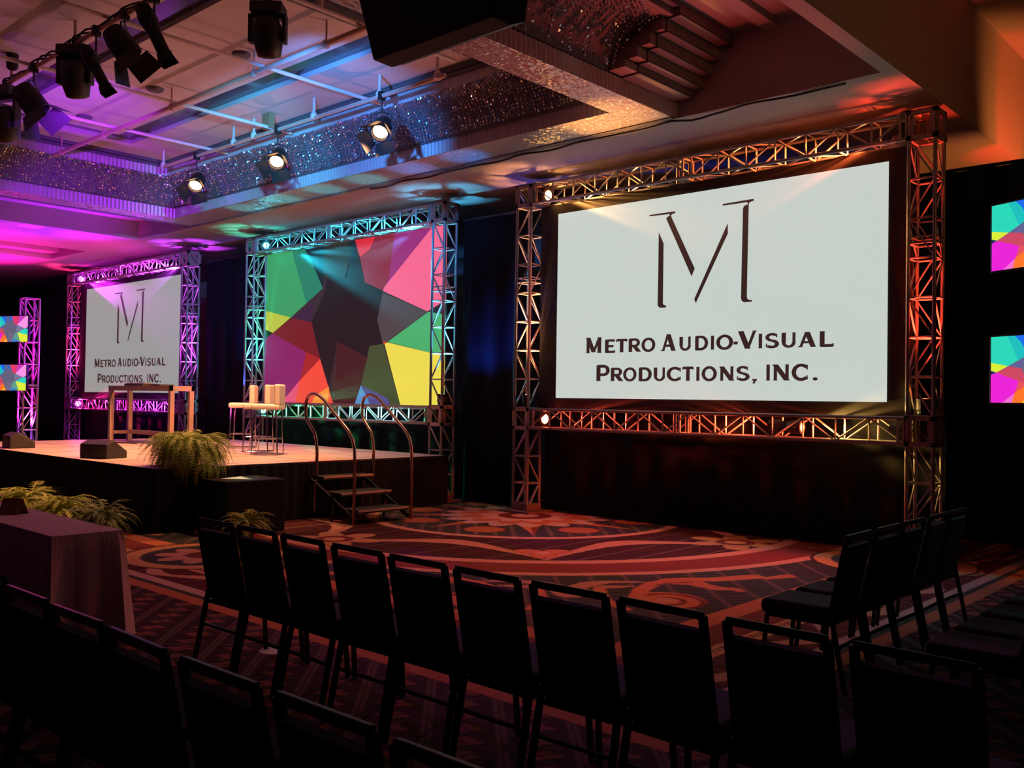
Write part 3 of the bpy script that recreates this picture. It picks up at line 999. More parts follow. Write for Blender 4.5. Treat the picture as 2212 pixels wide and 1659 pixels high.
POLY = {
    'core': [(0.3, 0.508), (0.378, 0.70), (0.40, 0.86), (0.571, 0.846), (0.6, 0.718), (0.695, 0.658), (0.669, 0.492), (0.70, 0.36), (0.622, 0.279), (0.453, 0.382), (0.41, 0.11), (0.355, 0.282)],
    'low': [(0.433, 0.022), (0.453, 0.382), (0.47, 0.10), (0.56, 0.0), (0.44, 0.0)],
    'green': [(-0.018, 1.038), (0.231, 1.006), (0.285, 0.909), (0.362, 0.715), (0.265, 0.63), (0.169, 0.549), (0.0, 0.608)],
    'teal': [(0.165, 1.019), (0.231, 1.006), (0.285, 0.909), (0.362, 0.712), (0.265, 0.63), (0.18, 0.931)],
    'yelL': [(0.0, 0.608), (0.169, 0.549), (0.053, 0.458), (-0.004, 0.486)],
    'dgreen': [(-0.004, 0.486), (0.051, 0.455), (-0.005, 0.42)],
    'dred': [(0.18, 0.545), (0.3, 0.508), (0.327, 0.389), (0.355, 0.282), (0.269, 0.323), (0.058, 0.448), (0.053, 0.458)],
    'viol': [(0.171, 0.549), (0.32, 0.649), (0.3, 0.508), (0.18, 0.545)],
    'purp': [(0.053, 0.455), (0.269, 0.323), (0.269, 0.304), (0.249, 0.21), (0.231, 0.144), (0.124, 0.0), (-0.004, 0.0), (-0.007, 0.42)],
    'redtri': [(0.269, 0.323), (0.355, 0.282), (0.355, 0.279), (0.231, 0.144), (0.249, 0.21)],
    'orange': [(0.355, 0.279), (0.438, 0.0), (0.206, 0.0), (0.231, 0.144)],
    'pink2': [(0.231, 0.144), (0.206, 0.0), (0.114, 0.0)],
    'oyel': [(0.411, 0.11), (0.407, 0.0), (0.305, 0.0), (0.331, 0.053)],
    'blue': [(0.589, 0.119), (0.645, 0.0), (0.555, 0.0)],
    'vblue': [(0.596, 0.116), (0.729, 0.044), (0.745, 0.0), (0.640, 0.0)],
    'olive': [(0.702, 0.354), (0.796, 0.0), (0.745, 0.0), (0.729, 0.044), (0.589, 0.119), (0.631, 0.345)],
    'brown': [(0.453, 0.382), (0.622, 0.279), (0.555, 0.0), (0.438, 0.0)],
    'tblue': [(0.231, 1.019), (0.538, 1.009), (0.54, 0.918), (0.571, 0.846), (0.378, 0.84), (0.362, 0.715), (0.285, 0.909)],
    'tolive': [(0.372, 1.0), (0.50, 1.0), (0.52, 0.90), (0.49, 0.76), (0.378, 0.80), (0.366, 0.74)],
    'tred': [(0.538, 1.009), (0.66, 0.991), (0.624, 0.909), (0.571, 0.871)],
    'tdred': [(0.571, 0.871), (0.624, 0.909), (0.66, 1.0), (0.753, 1.0), (0.724, 0.724), (0.695, 0.661), (0.6, 0.718)],
    'mag': [(0.753, 1.0), (0.95, 1.0), (0.704, 0.68), (0.724, 0.724)],
    'pink': [(0.95, 1.0), (1.0, 1.0), (1.0, 0.572), (0.916, 0.52), (0.695, 0.658), (0.704, 0.68)],
    'grey': [(0.695, 0.649), (0.916, 0.517), (0.72, 0.367), (0.7, 0.357), (0.669, 0.492)],
    'gap': [(0.916, 0.52), (1.0, 0.567), (1.0, 0.495), (0.92, 0.517)],
    'greenR': [(0.92, 0.517), (1.0, 0.495), (1.0, 0.272), (0.724, 0.364)],
    'yelR': [(0.709, 0.354), (0.724, 0.361), (1.0, 0.272), (1.0, 0.0), (0.796, 0.0)],
    'sor': [(0.7, 0.367), (0.722, 0.364), (0.707, 0.351)]}
PB = dict(bg=(58, 40, 42), core=(36, 25, 28), low=(84, 52, 52), tolive=(46, 44, 37), green=(62, 160, 98), teal=(42, 130, 100), yelL=(190, 200, 66), dgreen=(22, 48, 30), dred=(122, 30, 35), viol=(62, 34, 58), purp=(142, 34, 104), redtri=(172, 38, 40), orange=(248, 78, 62), pink2=(235, 85, 125),
          oyel=(250, 150, 58), blue=(92, 148, 205), vblue=(84, 78, 142), olive=(70, 80, 48), brown=(72, 30, 34), tblue=(26, 38, 48), tred=(225, 45, 62), tdred=(142, 34, 56), mag=(158, 42, 118), pink=(255, 105, 142), grey=(82, 72, 74), gap=(40, 30, 38), greenR=(78, 182, 112), yelR=(245, 228, 84), sor=(215, 68, 40))
PTV = dict(bg=(95, 100, 125), core=(98, 98, 122), low=(120, 112, 140), tolive=(80, 100, 150), green=(35, 215, 185), teal=(20, 190, 190), yelL=(215, 235, 50), dgreen=(20, 40, 90), dred=(205, 70, 95), viol=(95, 95, 150), purp=(235, 25, 215), redtri=(230, 80, 90), orange=(255, 115, 35), pink2=(245, 110, 215),
           oyel=(255, 190, 40), blue=(30, 150, 225), vblue=(60, 110, 200), olive=(90, 160, 140), brown=(110, 105, 130), tblue=(20, 105, 235), tred=(245, 60, 90), tdred=(225, 60, 110), mag=(205, 60, 190), pink=(250, 150, 230), grey=(120, 120, 150), gap=(70, 80, 130), greenR=(35, 215, 195), yelR=(225, 238, 60), sor=(240, 100, 60))


def lin(c):
    return tuple(((x / 255) / 12.92 if x / 255 <= 0.04045 else ((x / 255 + 0.055) / 1.055) ** 2.4) for x in c)


def artwork(name, parent, x0, x1, y, z0, z1, pal, key, es, step=0.0008, lit=None):
    mb = MB(); mats = []
    names = ['bg'] + list(POLY)
    for i, k in enumerate(names):
        col = lin(pal[k])
        if lit:
            mats.append(mat(key + k, tuple(min(1, x * lit) for x in col), 0.8, emit=col, es=es))
        else:
            mats.append(emis(key + k, col, es))
        pts = [(0, 0), (1, 0), (1, 1), (0, 1)] if k == 'bg' else [(min(1, max(0, u)), min(1, max(0, v_))) for u, v_ in POLY[k]]
        mb.add([(x0 + u * (x1 - x0), y - step * (0 if k == 'bg' else 1 + i * 0.12), z0 + v_ * (z1 - z0)) for u, v_ in pts], [tuple(range(len(pts)))], i)
    o = mb.build(name, mats, parent)
    return o


bn = thing('banner_screen', (0, 0, 0), 'colourful geometric banner of crossing green, red, pink and yellow shapes at centre stage', 'banner')
MB().box((-17.0, 10.905, 1.50), (-11.5, 10.93, 4.76)).build('backing', screenb, bn)
artwork('picture', bn, -17.0, -11.5, 10.903, 1.56, 4.75, PB, 'banner_', 0.86, lit=0.22)
MB().box((-17.0, 10.86, 1.515), (-11.5, 10.93, 1.565)).build('bottom_rail', alu_plate, bn)


def tv(x0, z0, y, label, group, rz=0.0, w_=0.93, h_=0.525):
    t = thing('television', (x0, y, z0), label, 'television', group, rz)
    MB().box((-0.015, 0.0, -0.015), (w_ + 0.015, 0.05, h_ + 0.015)).build('bezel', tvb, t, bevel=0.004)
    artwork('display', t, 0.0, w_, -0.002, 0.0, h_, PTV, 'tv_', 1.0, step=0.0003)
    MB().box((w_ * .35, 0.05, h_ * .3), (w_ * .65, 0.10, h_ * .7)).build('mount', blackm, t)
    return t


tv(-2.185, 2.795, 8.1, 'upper of two televisions at the right picture edge showing bright coloured shapes', 'televisions right of the stage', -.44)
tv(-2.185, 1.74, 8.1, 'lower of two televisions at the right picture edge showing bright coloured shapes', 'televisions right of the stage', -.44)
tv(-20.86, 2.735, 6.93, 'upper small television on the purple truss tower at the left picture edge', 'televisions left of the stage', .40)
tv(-20.89, 1.74, 6.93, 'lower small television on the purple truss tower at the left picture edge', 'televisions left of the stage', .40)
for x, lbl in ((-20.38, 'free-standing truss tower lit purple behind the two left televisions'), (-1.62, 'dark truss tower carrying the two right televisions')):
    f = thing('truss_tower', (0, 0, 0), lbl, 'truss tower')
    yy = 7.46 if x < -10 else 8.36
    truss('tower', f, (x, yy, 0.03), (0, 0, 1), (1, 0, 0), (0, 1, 0), 3.62, 0.44, joints=(1.8,))
    MB().box((x - .35, yy - .35, 0), (x + .35, yy + .35, 0.03)).build('base_plate', plate_wood, f)
par_light((-20.38, 7.46, 0.20), (0, 0, 1), (.42, .08, 1), 130, 'purple uplight inside the foot of the left television tower', 25, 70)

# ------------------------------------------------------------------ drapes
def drape(name, p, q, z0, z1, label, amp=0.05, step=0.16, group=None, m_=velvet):
    p, q = V((*p, 0)), V((*q, 0))
    L = (q - p).length; d = (q - p) / L; nn = V((-d.y, d.x, 0))
    n = int(L / step * 6)
    ph = random.random() * 6

    def fn(a, b):
        s = a * L
        o = amp * (math.sin(s / step * 1.9 + ph) + 0.45 * math.sin(s / step * 0.83 + 2 * ph)) * (1.0 - 0.55 * b)
        r = p + d * s + nn * o
        return (r.x, r.y, z0 + (z1 - z0) * b)
    mb = MB().grid(fn, n, 3)
    o = mb.build(name, m_, smooth=True)
    mod = o.modifiers.new('thickness', 'SOLIDIFY'); mod.thickness = 0.004
    return tag(o, label, 'drape', group)


drape('stage_drape', (-11.18, 10.98), (-9.60, 10.98), 0.03, 4.70, 'black pleated drape between the centre banner and the right screen')
drape('stage_drape', (-19.6, 10.98), (-17.22, 10.98), 0.03, 4.74, 'black pleated drape between the far left screen and the centre banner')
drape('stage_drape', (-9.30, 10.98), (-3.40, 10.98), 0.03, 1.72, 'black masking drape hanging below the right screen', amp=0.02)
drape('stage_drape', (-16.9, 10.98), (-11.18, 10.98), 0.03, 1.52, 'black masking drape hanging below the centre banner', amp=0.02)
drape('stage_drape', (-25.9, 10.98), (-19.6, 10.98), 0.03, 1.62, 'black masking drape hanging below the far left screen', amp=0.02)
drape('stage_drape', (-9.0, 12.5), (5.9, 12.5), 0.03, 4.70, 'black pleated drape to the right of the right screen frame, behind the televisions')
drape('stage_drape', (-34.5, 10.98), (-26.2, 10.98), 0.03, 4.95, 'black drape left of the far left screen frame')
drape('stage_drape', (-34.4, 11.0), (-34.4, -2), 0.03, 4.95, 'black drape along the far left end wall')
for a, b, z, lb in (((-11.18, 10.98), (-9.6, 10.98), 4.72, 'between the centre banner and right screen'), ((-19.6, 10.98), (-17.2, 10.98), 4.76, 'between the left screen and centre banner'), ((-9.0, 12.5), (5.9, 12.5), 4.72, 'right of the right screen frame')):
    tag(MB().tube((*a, z), (*b, z), 0.022, 8).build('drape_pipe', blackm), 'thin drape rail on top of the black drape ' + lb, 'drape rail')

# ------------------------------------------------------------------ stage
SX0, SX1, SY0, SY1, SH = -18.55, -10.90, 5.48, 10.40, 0.79
st = thing('stage', (0, 0, 0), 'raised stage with pale deck and black skirt in front of the centre banner', 'stage')
MB().box((SX0, SY0, SH - 0.10), (SX1, SY1, SH)).build('deck', stage_top, st)
sm = MB()
for k in range(1, 7):
    x = SX0 + (SX1 - SX0) * k / 6.27
    sm.box((x - .006, SY0 + .01, SH - .01), (x + .006, SY1 - .01, SH + 0.0015))
for k in range(1, 4):
    y = SY0 + 1.22 * k
    sm.box((SX0 + .01, y - .006, SH - .01), (SX1 - .01, y + .006, SH + 0.0015))
sm.build('deck_seams', seamm, st)
sk = MB()


def skirt_path(s):
    L1 = SX1 - SX0; L2 = SY1 - SY0
    if s < L1:
        return V((SX0 + s, SY0 - 0.02, 0)), V((0, -1, 0))
    return V((SX1 + 0.02, SY0 + s - L1, 0)), V((1, 0, 0))


LT = (SX1 - SX0) + (SY1 - SY0)


def skf(a, b):
    s = a * LT
    p, n = skirt_path(s)
    q = p + n * (0.022 + 0.020 * math.sin(s * 38) * (1.1 - 0.5 * b))
    return (q.x, q.y, 0.01 + (SH - 0.03) * b)


sk.grid(skf, 700, 2)
sk.build('skirt', skirtm, st, smooth=True)
MB().box((SX0, SY0 - 0.012, SH - 0.05), (SX1 + 0.012, SY0, SH + 0.002)).box((SX1, SY0, SH - 0.05), (SX1 + 0.012, SY1, SH + 0.002)).build('edge_trim', blackm, st)
MB().box((SX1 - 0.035, 7.72, SH + 0.0005), (SX1 + 0.012, 8.62, SH + 0.004)).build('edge_tape', redtape, st)

# steps and handrails
sp = thing('stage_steps', (0, 0, 0), 'black portable steps with three pale-edged treads at the right side of the stage', 'steps')
for z, x0, x1 in ((0.60, -10.88, -10.58), (0.40, -10.60, -10.18), (0.20, -10.20, -9.80)):
    t = MB().box((x0, 7.76, z - 0.045), (x1, 8.64, z)).build('tread', blackp, sp)
    MB().box((x1 - 0.002, 7.76, z - 0.022), (x1 + 0.008, 8.64, z + 0.003)).build('nosing', edge_strip, t)
fr = MB()
for y in (7.74, 8.66):
    fr.bar((-10.88, y, 0.56), (-9.82, y, 0.06), 0.03, 0.05)
    fr.bar((-10.86, y, 0.0), (-10.86, y, 0.60), 0.03, 0.03)
    fr.bar((-10.35, y, 0.0), (-10.35, y, 0.38), 0.03, 0.03)
fr.build('stringer', blackm, sp)
RAIL = [(-9.82, 0.02), (-9.82, .84), (-9.83, 1.02), (-9.87, 1.14), (-9.97, 1.26), (-10.24, 1.455), (-10.52, 1.66), (-10.62, 1.715), (-10.72, 1.745), (-10.82, 1.74), (-10.90, 1.70), (-10.94, 1.62), (-10.94, 1.44), (-10.90, 1.38), (-10.80, 1.28), (-10.72, 1.20), (-10.68, 1.10), (-10.66, 0.95), (-10.66, 0.60)]
for y in (7.70, 8.70):
    MB().poly([(x, y, z) for x, z in RAIL], 0.022, 12).build('handrail', bronze, sp, smooth=True)
    MB().poly([(-10.66, y, .55), (-10.70, y, .52), (-10.70, y, .12)], 0.014, 8).build('brace', bronze, sp)


# ------------------------------------------------------------------ wedge monitors, pedestal
def wedge(loc, rz, label, s=1.0):
    t = thing('stage_monitor', loc, label, 'floor monitor', 'wedge monitors on the stage front', rz)
    s = 0.78
    prof = [(-0.19, 0), (0.19, 0), (0.19, 0.10), (-0.06, 0.26), (-0.19, 0.20)]
    mb = MB(); wv = 0.25
    vs = [(-wv, x, z) for x, z in prof] + [(wv, x, z) for x, z in prof]
    n = len(prof)
    mb.add(vs, [tuple(range(n)), tuple(range(n, 2 * n))[::-1]] + [(i, n + i, n + (i + 1) % n, (i + 1) % n) for i in range(n)])
    mb.build('cabinet', blackp, t, bevel=0.012)
    d = V((0, 0.25, 0.22)).normalized()
    g2 = MB()
    a, b = V((0, 0.175, 0.113)), V((0, -0.045, 0.252))
    nrm = V((0, 0.54, 0.84)) * 0.006
    g2.add([V((-wv + .03, 0, 0)) + a + nrm, V((wv - .03, 0, 0)) + a + nrm, V((wv - .03, 0, 0)) + b + nrm, V((-wv + .03, 0, 0)) + b + nrm,
            V((-wv + .03, 0, 0)) + a, V((wv - .03, 0, 0)) + a, V((wv - .03, 0, 0)) + b, V((-wv + .03, 0, 0)) + b], [(0, 1, 2, 3), (0, 4, 5, 1), (1, 5, 6, 2), (2, 6, 7, 3), (3, 7, 4, 0), (7, 6, 5, 4)])
    g2.build('grille', mat('speaker_grille', (0.05, 0.045, 0.04), 0.7, noise=0.3, nscale=80), t)
    return t


wedge((-13.18, 5.86, SH), 0.35, 'black wedge monitor on the stage front between the table and the fern')
wedge((-16.35, 5.86, SH), -0.1, 'black wedge monitor on the stage front at the left picture edge')
pd = thing('pedestal', (-10.42, 6.40, 0), 'low black cloth-covered box beside the stage corner with a small green light patch on it', 'pedestal')
MB().box((-0.33, -0.42, 0.0), (0.33, 0.42, 0.66)).build('box', skirtm, pd, bevel=0.02)
o = MB().add([(-0.04, -0.28, 0.667), (0.26, -0.02, 0.667), (-0.20, 0.10, 0.667), (-0.04, -0.28, 0.664), (0.26, -0.02, 0.664), (-0.20, 0.10, 0.664)], [(0, 1, 2), (5, 4, 3), (0, 3, 4, 1), (1, 4, 5, 2), (2, 5, 3, 0)]).build('light_patch_sheet', white_sheet)  # added triangle where a patch of green light falls on the box
o.location = (-10.42, 6.40, 0)
tag(o, 'added pale sheet as green light patch on the black box beside the stage', 'light patch')


# ------------------------------------------------------------------ ferns
def fern(loc, n, L, label, m_, h=0.5, seed=0, pot=True, droop=1.0, group=None, rot=0):
    rnd = random.Random(seed)
    t = thing('potted_fern', loc, label, 'fern', group)
    if pot:
        MB().lathe([(0.07, 0), (0.09, 0.02), (0.11, 0.17), (0.115, 0.19), (0.10, 0.18)], 18).build('pot', potm, t)
    mb = MB()
    for k in range(n):
        az = rnd.uniform(0, 2 * PI); el = rnd.uniform(0.15, 1.3); ll = L * rnd.uniform(0.65, 1.1)
        d = V((math.cos(az), math.sin(az), 0)); side = V((-d.y, d.x, 0))
        base = V((rnd.uniform(-.06, .06), rnd.uniform(-.06, .06), 0.2))
        ns = 22; pts = []
        p = base.copy(); ang = el
        for i in range(ns + 1):
            pts.append(p.copy())
            p += (d * math.cos(ang) + V((0, 0, 1)) * math.sin(ang)) * (ll / ns)
            ang -= droop * rnd.uniform(0.06, 0.11)
        mb.poly(pts[::4], [0.005 * (1 - i / 7) for i in range(len(pts[::4]))], 4)
        for i in range(2, ns):
            u = i / ns
            wl = 0.30 * L * math.sin(PI * (0.12 + 0.86 * u)) * 0.55
            tn = (pts[i + 1] - pts[i]).normalized()
            for sg in (-1, 1):
                tip = pts[i] + side * sg * wl + tn * wl * 0.45 + V((0, 0, -wl * rnd.uniform(0.0, .35)))
                a = pts[i] - tn * 0.006; b = pts[i] + tn * 0.009
                mid = (a + tip) / 2 + tn * 0.012 + V((0, 0, 0.004))
                mid2 = (b + tip) / 2
                mb.add([a, mid, tip, mid2, b], [(0, 1, 2, 3, 4)])
    mb.build('fronds', m_, t)
    return t


fern((-11.10, 6.02, SH), 330, 0.74, 'large bushy fern spilling over the front corner of the stage', leafm, seed=1, droop=1.3)
fern((-13.45, 4.95, 0), 80, 0.62, 'yellow-green fern on the floor at the stage front, left of the others', leafm, seed=2, group='ferns along the stage front')
fern((-12.15, 4.85, 0), 80, 0.60, 'green fern on the floor at the stage front, middle of the row', leafm, seed=3, group='ferns along the stage front')
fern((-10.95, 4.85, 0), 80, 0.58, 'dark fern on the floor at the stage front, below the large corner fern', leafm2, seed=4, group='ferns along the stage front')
fern((-9.68, 6.0, 0), 50, 0.42, 'small fern on the carpet behind the second chair, right of the stage corner', leafm, seed=5)

# ------------------------------------------------------------------ metal table on stage
tb = thing('display_table', (0, 0, 0), 'tall brushed metal frame table with electronics on top, in front of the left screen', 'table')
TX0, TX1, TY0, TY1, TZ = -17.95, -15.50, 8.05, 8.50, 1.86
MB().box((TX0, TY0, TZ - 0.09), (TX1, TY0 + 0.05, TZ)).box((TX0, TY1 - 0.05, TZ - 0.09), (TX1, TY1, TZ)).box((TX0, TY0, TZ - .09), (TX0 + .05, TY1, TZ)).box((TX1 - .05, TY0, TZ - .09), (TX1, TY1, TZ)).build('apron', tableal, tb)
MB().box((TX0 + .05, TY0 + .05, TZ - 0.03), (TX1 - .05, TY1 - .05, TZ - 0.005)).build('table_top', tableal, tb)
for x in (TX0 + .04, TX1 - .04):
    for y in (TY0 + .04, TY1 - .04):
        MB().box((x - .04, y - .04, SH), (x + .04, y + .04, TZ - .09)).build('leg', tableal, tb)
MB().box((TX0 + .04, TY1 - .07, SH + .14), (TX1 - .04, TY1 - .02, SH + .22)).build('stretcher', tableal, tb)
for y in (TY0 + .04, TY1 - .04):
    pass
MB().box((TX0 + .01, TY0, SH + .14), (TX0 + .05, TY1, SH + .20)).box((TX1 - .05, TY0, SH + .14), (TX1 - .01, TY1, SH + .20)).build('side_rail', tableal, tb)
kb = thing('mixing_console', (-17.15, 8.32, TZ), 'flat black device lying on the left half of the metal stage table', 'audio device')
MB().box((-.38, -.16, 0), (.38, .16, .045)).build('case', blackp, kb, bevel=.008)
MB().box((-.34, -.13, .045), (.34, .02, .055)).build('control_panel', alu_plate, kb)
kb = thing('laptop', (-16.35, 8.32, TZ), 'closed dark laptop lying on the right half of the metal stage table', 'laptop')
MB().box((-.2, -.14, 0), (.2, .14, .018)).build('base', blackp, kb, bevel=.004)
MB().box((-.2, -.14, .019), (.2, .14, .030)).build('lid', blackm, kb, bevel=.004)
cbl = MB().poly([(TX0 + .1, 8.1, TZ - .05), (TX0 + .12, 8.0, 1.5), (TX0 + .2, 7.98, 1.15), (TX0 + .4, 7.9, SH + .012), (TX0 + 1.0, 7.82, SH + .012), (TX0 + 1.35, 8.0, SH + .012)], 0.012, 6)
tag(cbl.build('cable', blackp), 'black cable trailing from the stage table to the deck', 'cable')


# ------------------------------------------------------------------ bar stools
def stool():
    t = thing('bar_stool', (0, 0, 0), 'x', 'bar stool', 'white bar stools on the stage')
    MB().box((-.21, -.22, .70), (.21, .22, .79)).build('seat', white_v, t, bevel=0.035, seg=3)
    MB().box((-.20, -.22, .77), (.20, -.13, 1.10)).build('backrest', white_v, t, bevel=0.03, seg=3)
    for sx in (-1, 1):
        for sy in (-1, 1):
            MB().tube((sx * .17, sy * .17, .71), (sx * .19, sy * .2, 0.01), .012, 8).build('leg', chrome, t)
    MB().poly([(-.185, -.19, .25), (.185, -.19, .25), (.185, .19, .25), (-.185, .19, .25)], .009, 6, closed=True).build('foot_rest', chrome, t)
    MB().poly([(-.19, -.2, .012), (.19, -.2, .012), (.19, .2, .012), (-.19, .2, .012)], .010, 6, closed=True).build('floor_frame', chrome, t)
    return t


s0 = stool()
rz0 = math.radians(132)
for k, (x, y, lb) in enumerate(((-12.59, 8.16, 'white leather bar stool nearest the handrails'), (-13.32, 8.46, 'white leather bar stool in the middle of the three'), (-14.45, 8.86, 'white leather bar stool farthest left, showing its whole seat'))):
    if k == 0:
        s0.location = (x, y, SH); s0.rotation_euler = (0, 0, rz0); s0['label'] = lb
    else:
        dup(s0, (x, y, SH), rz0 + (0.1 if k == 2 else 0), lb)


# ------------------------------------------------------------------ banquet chairs
def chair():
    t = thing('banquet_chair', (0, 0, 0), 'x', 'chair')
    w2 = 0.188

    def back(z):      # y of the back frame at height z
        return -0.20 - 0.10 * (z - 0.45) / 0.47
    r = 0.0125
    pts = [(-w2, back(.42), .42), (-w2, back(.905), .918), (w2, back(.905), .918), (w2, back(.42), .42)]
    fr = MB()
    for a, b in zip(pts[:-1], pts[1:]):
        fr.bar(a, b, 0.030, 0.026, up=(0, -1, 0.2))
    fr.build('back_frame', chairf, t, bevel=.004)
    mb = MB()
    z0, z1 = .42, .858

    def bf(sgn):
        def f(a, b):
            z = z0 + (z1 - z0) * b
            bul = 0.018 * math.sin(PI * a) ** .5 * math.sin(PI * min(1, b * 1.0)) ** .5 if 0 < a < 1 and 0 < b < 1 else 0
            return ((-w2 + .008) + a * (2 * w2 - .016), back(z) + sgn * (0.016 + (bul if sgn > 0 else 0.3 * bul)), z)
        return f
    n0 = MB().grid(bf(1), 8, 8); n1 = MB().grid(bf(-1), 8, 8)
    mb.add(n0.v, n0.f); mb.add(n1.v, [f[::-1] for f in n1.f])
    mb.box((-w2 + .008, back(z0) - .015, z0 - .004), (w2 - .008, back(z0) + .015, z0 + .012))
    mb.bar((-w2 + .01, back(z1), z1), (w2 - .01, back(z1), z1), .032, .010, up=(0, -.2, 1))
    mb.build('backrest', chairc, t)
    MB().box((-.205, -.20, .395), (.205, .25, .49)).build('seat', chairc, t, bevel=.036, seg=4)
    sf = MB()
    for x in (-.19, .19):
        sf.bar((x, -.21, .395), (x, .21, .395), .022, .022)
    for y in (-.20, .20):
        sf.bar((-.19, y, .395), (.19, y, .395), .022, .022)
    sf.build('seat_frame', chairf, t)
    for sx in (-1, 1):
        MB().bar((sx * .195, .20, .39), (sx * .205, .235, .0), .022, .022).build('leg', chairf, t)
        MB().bar((sx * .20, -.205, .47), (sx * .205, -.30, .0), .024, .024).build('leg', chairf, t)
    MB().bar((-.195, -.245, .26), (.195, -.245, .26), .016, .016).build('stretcher', chairf, t)
    return t


C0 = chair()
first = [True]


def put_chair(x, y, rz, label, group):
    if first[0]:
        first[0] = False
        C0.location = (x, y, 0); C0.rotation_euler = (0, 0, rz)
        C0['label'] = label; C0['group'] = group
        return C0
    return dup(C0, (x, y, 0), rz, label, group)


ORD = ['first', 'second', 'third', 'fourth', 'fifth', 'sixth', 'seventh', 'eighth', 'ninth', 'tenth', 'eleventh', 'twelfth', 'thirteenth', 'fourteenth', 'fifteenth', 'sixteenth']
for k in range(10):
    put_chair(-5.22 + .4655 * k, 3.31, rng.uniform(-.03, .03), 'black banquet chair seen from behind, %s from left in the front row' % ORD[k], 'front row of banquet chairs')
NR = [-1.43 - .476 * k for k in range(9)]
for k, x in enumerate(NR):
    put_chair(x, 1.69 + rng.uniform(-.01, .01), rng.uniform(-.03, .03), 'dark banquet chair in the nearest row, %s from the right' % ORD[k], 'nearest row of banquet chairs')
for k in range(5):
    put_chair(-2.53, 5.58 + .475 * k, PI / 2 + rng.uniform(-.03, .03), 'black side-row chair turned left, %s from the front' % ORD[k], 'side row of banquet chairs at right')
for k in range(5):
    put_chair(-1.42, 5.2 + .475 * k, PI / 2 + rng.uniform(-.03, .03), 'dark chair in the row at the right picture edge, %s from the front' % ORD[k], 'second side row of chairs at right')
put_chair(-6.75, 2.05, 0.15, 'dark chair pulled up to the cloth-covered table, right one', 'chairs at the cloth-covered table')
put_chair(-7.45, 2.05, -0.05, 'dark chair pulled up to the cloth-covered table, left one at the picture edge', 'chairs at the cloth-covered table')
o = MB().lathe([(0.001, 0), (0.10, 0), (0.10, 0.003), (0.001, 0.004)], 24).build('paper_disc', white_sheet)
o.location = (-5.36, 3.56, 0.0)
tag(o, 'pale round piece of paper on the carpet beneath the front row chairs', 'paper')

# ------------------------------------------------------------------ cloth-covered table
t = thing('classroom_table', (0, 0, 0), 'narrow folding table hidden under a rose cloth at the left picture edge', 'table')
MB().box((-9.0, 2.53, .72), (-6.38, 2.92, .75)).build('table_top', blackp, t)
for x in (-8.8, -6.6):
    for y in (2.58, 2.87):
        MB().tube((x, y, 0), (x, y, .72), .013, 8).build('leg', blackm, t)
cl = MB()


def cloth():
    x0, x1, y0, y1, zt = -9.03, -6.34, 2.49, 2.96, .758
    per = []
    n = 60
    def seg(a, b, k, nr):
        for i in range(k):
            per.append((a[0] + (b[0] - a[0]) * i / k, a[1] + (b[1] - a[1]) * i / k, nr))
    seg((x0, y0), (x1, y0), 70, (0, -1)); seg((x1, y0), (x1, y1), 16, (1, 0)); seg((x1, y1), (x0, y1), 70, (0, 1)); seg((x0, y1), (x0, y0), 16, (-1, 0))
    N = len(per)
    rows = 8
    vs = []
    for j in range(rows + 1):
        u = j / rows
        for i, (x, y, nr) in enumerate(per):
            off = (0.006 + 0.018 * u + 0.016 * u * math.sin(i * 0.75) + 0.010 * u * math.sin(i * 0.31 + 1)) if j else 0
            cxr, cyr = (nr[0], nr[1])
            dc = min(math.hypot(x - a, y - b) for a in (x0, x1) for b in (y0, y1))
            ext = 0.02 * u * math.exp(-(dc / .1) ** 2)
            ox, oy = cxr, cyr
            if dc < .12:
                mx = 1 if x > (x0 + x1) / 2 else -1; my = 1 if y > (y0 + y1) / 2 else -1
                ox, oy = ox + mx * .5, oy + my * .5
            vs.append((x + ox * (off + ext), y + oy * (off + ext), zt - (zt - 0.03) * u if j else zt))
    fs = [(j * N + i, (j + 1) * N + i, (j + 1) * N + (i + 1) % N, j * N + (i + 1) % N) for j in range(rows) for i in range(N)]
    fs.append(tuple(range(N)))
    cl.add(vs, fs)


cloth()
tag(cl.build('tablecloth', linen), 'dusky rose linen cloth draped over the narrow table at left', 'tablecloth')
tc_ = MB()
tc_.add([(-.09, -.06, 0), (.09, -.06, 0), (.09, 0, .12), (-.09, 0, .12), (.09, .06, 0), (-.09, .06, 0)], [(0, 1, 2, 3), (3, 2, 4, 5)])
o = tc_.build('tent_card', cardm)
m2 = o.modifiers.new('t', 'SOLIDIFY'); m2.thickness = .003
o.location = (-7.72, 2.74, .759); o.rotation_euler = (0, 0, .5)
tag(o, 'brown folded tent card standing on the rose tablecloth', 'tent card')


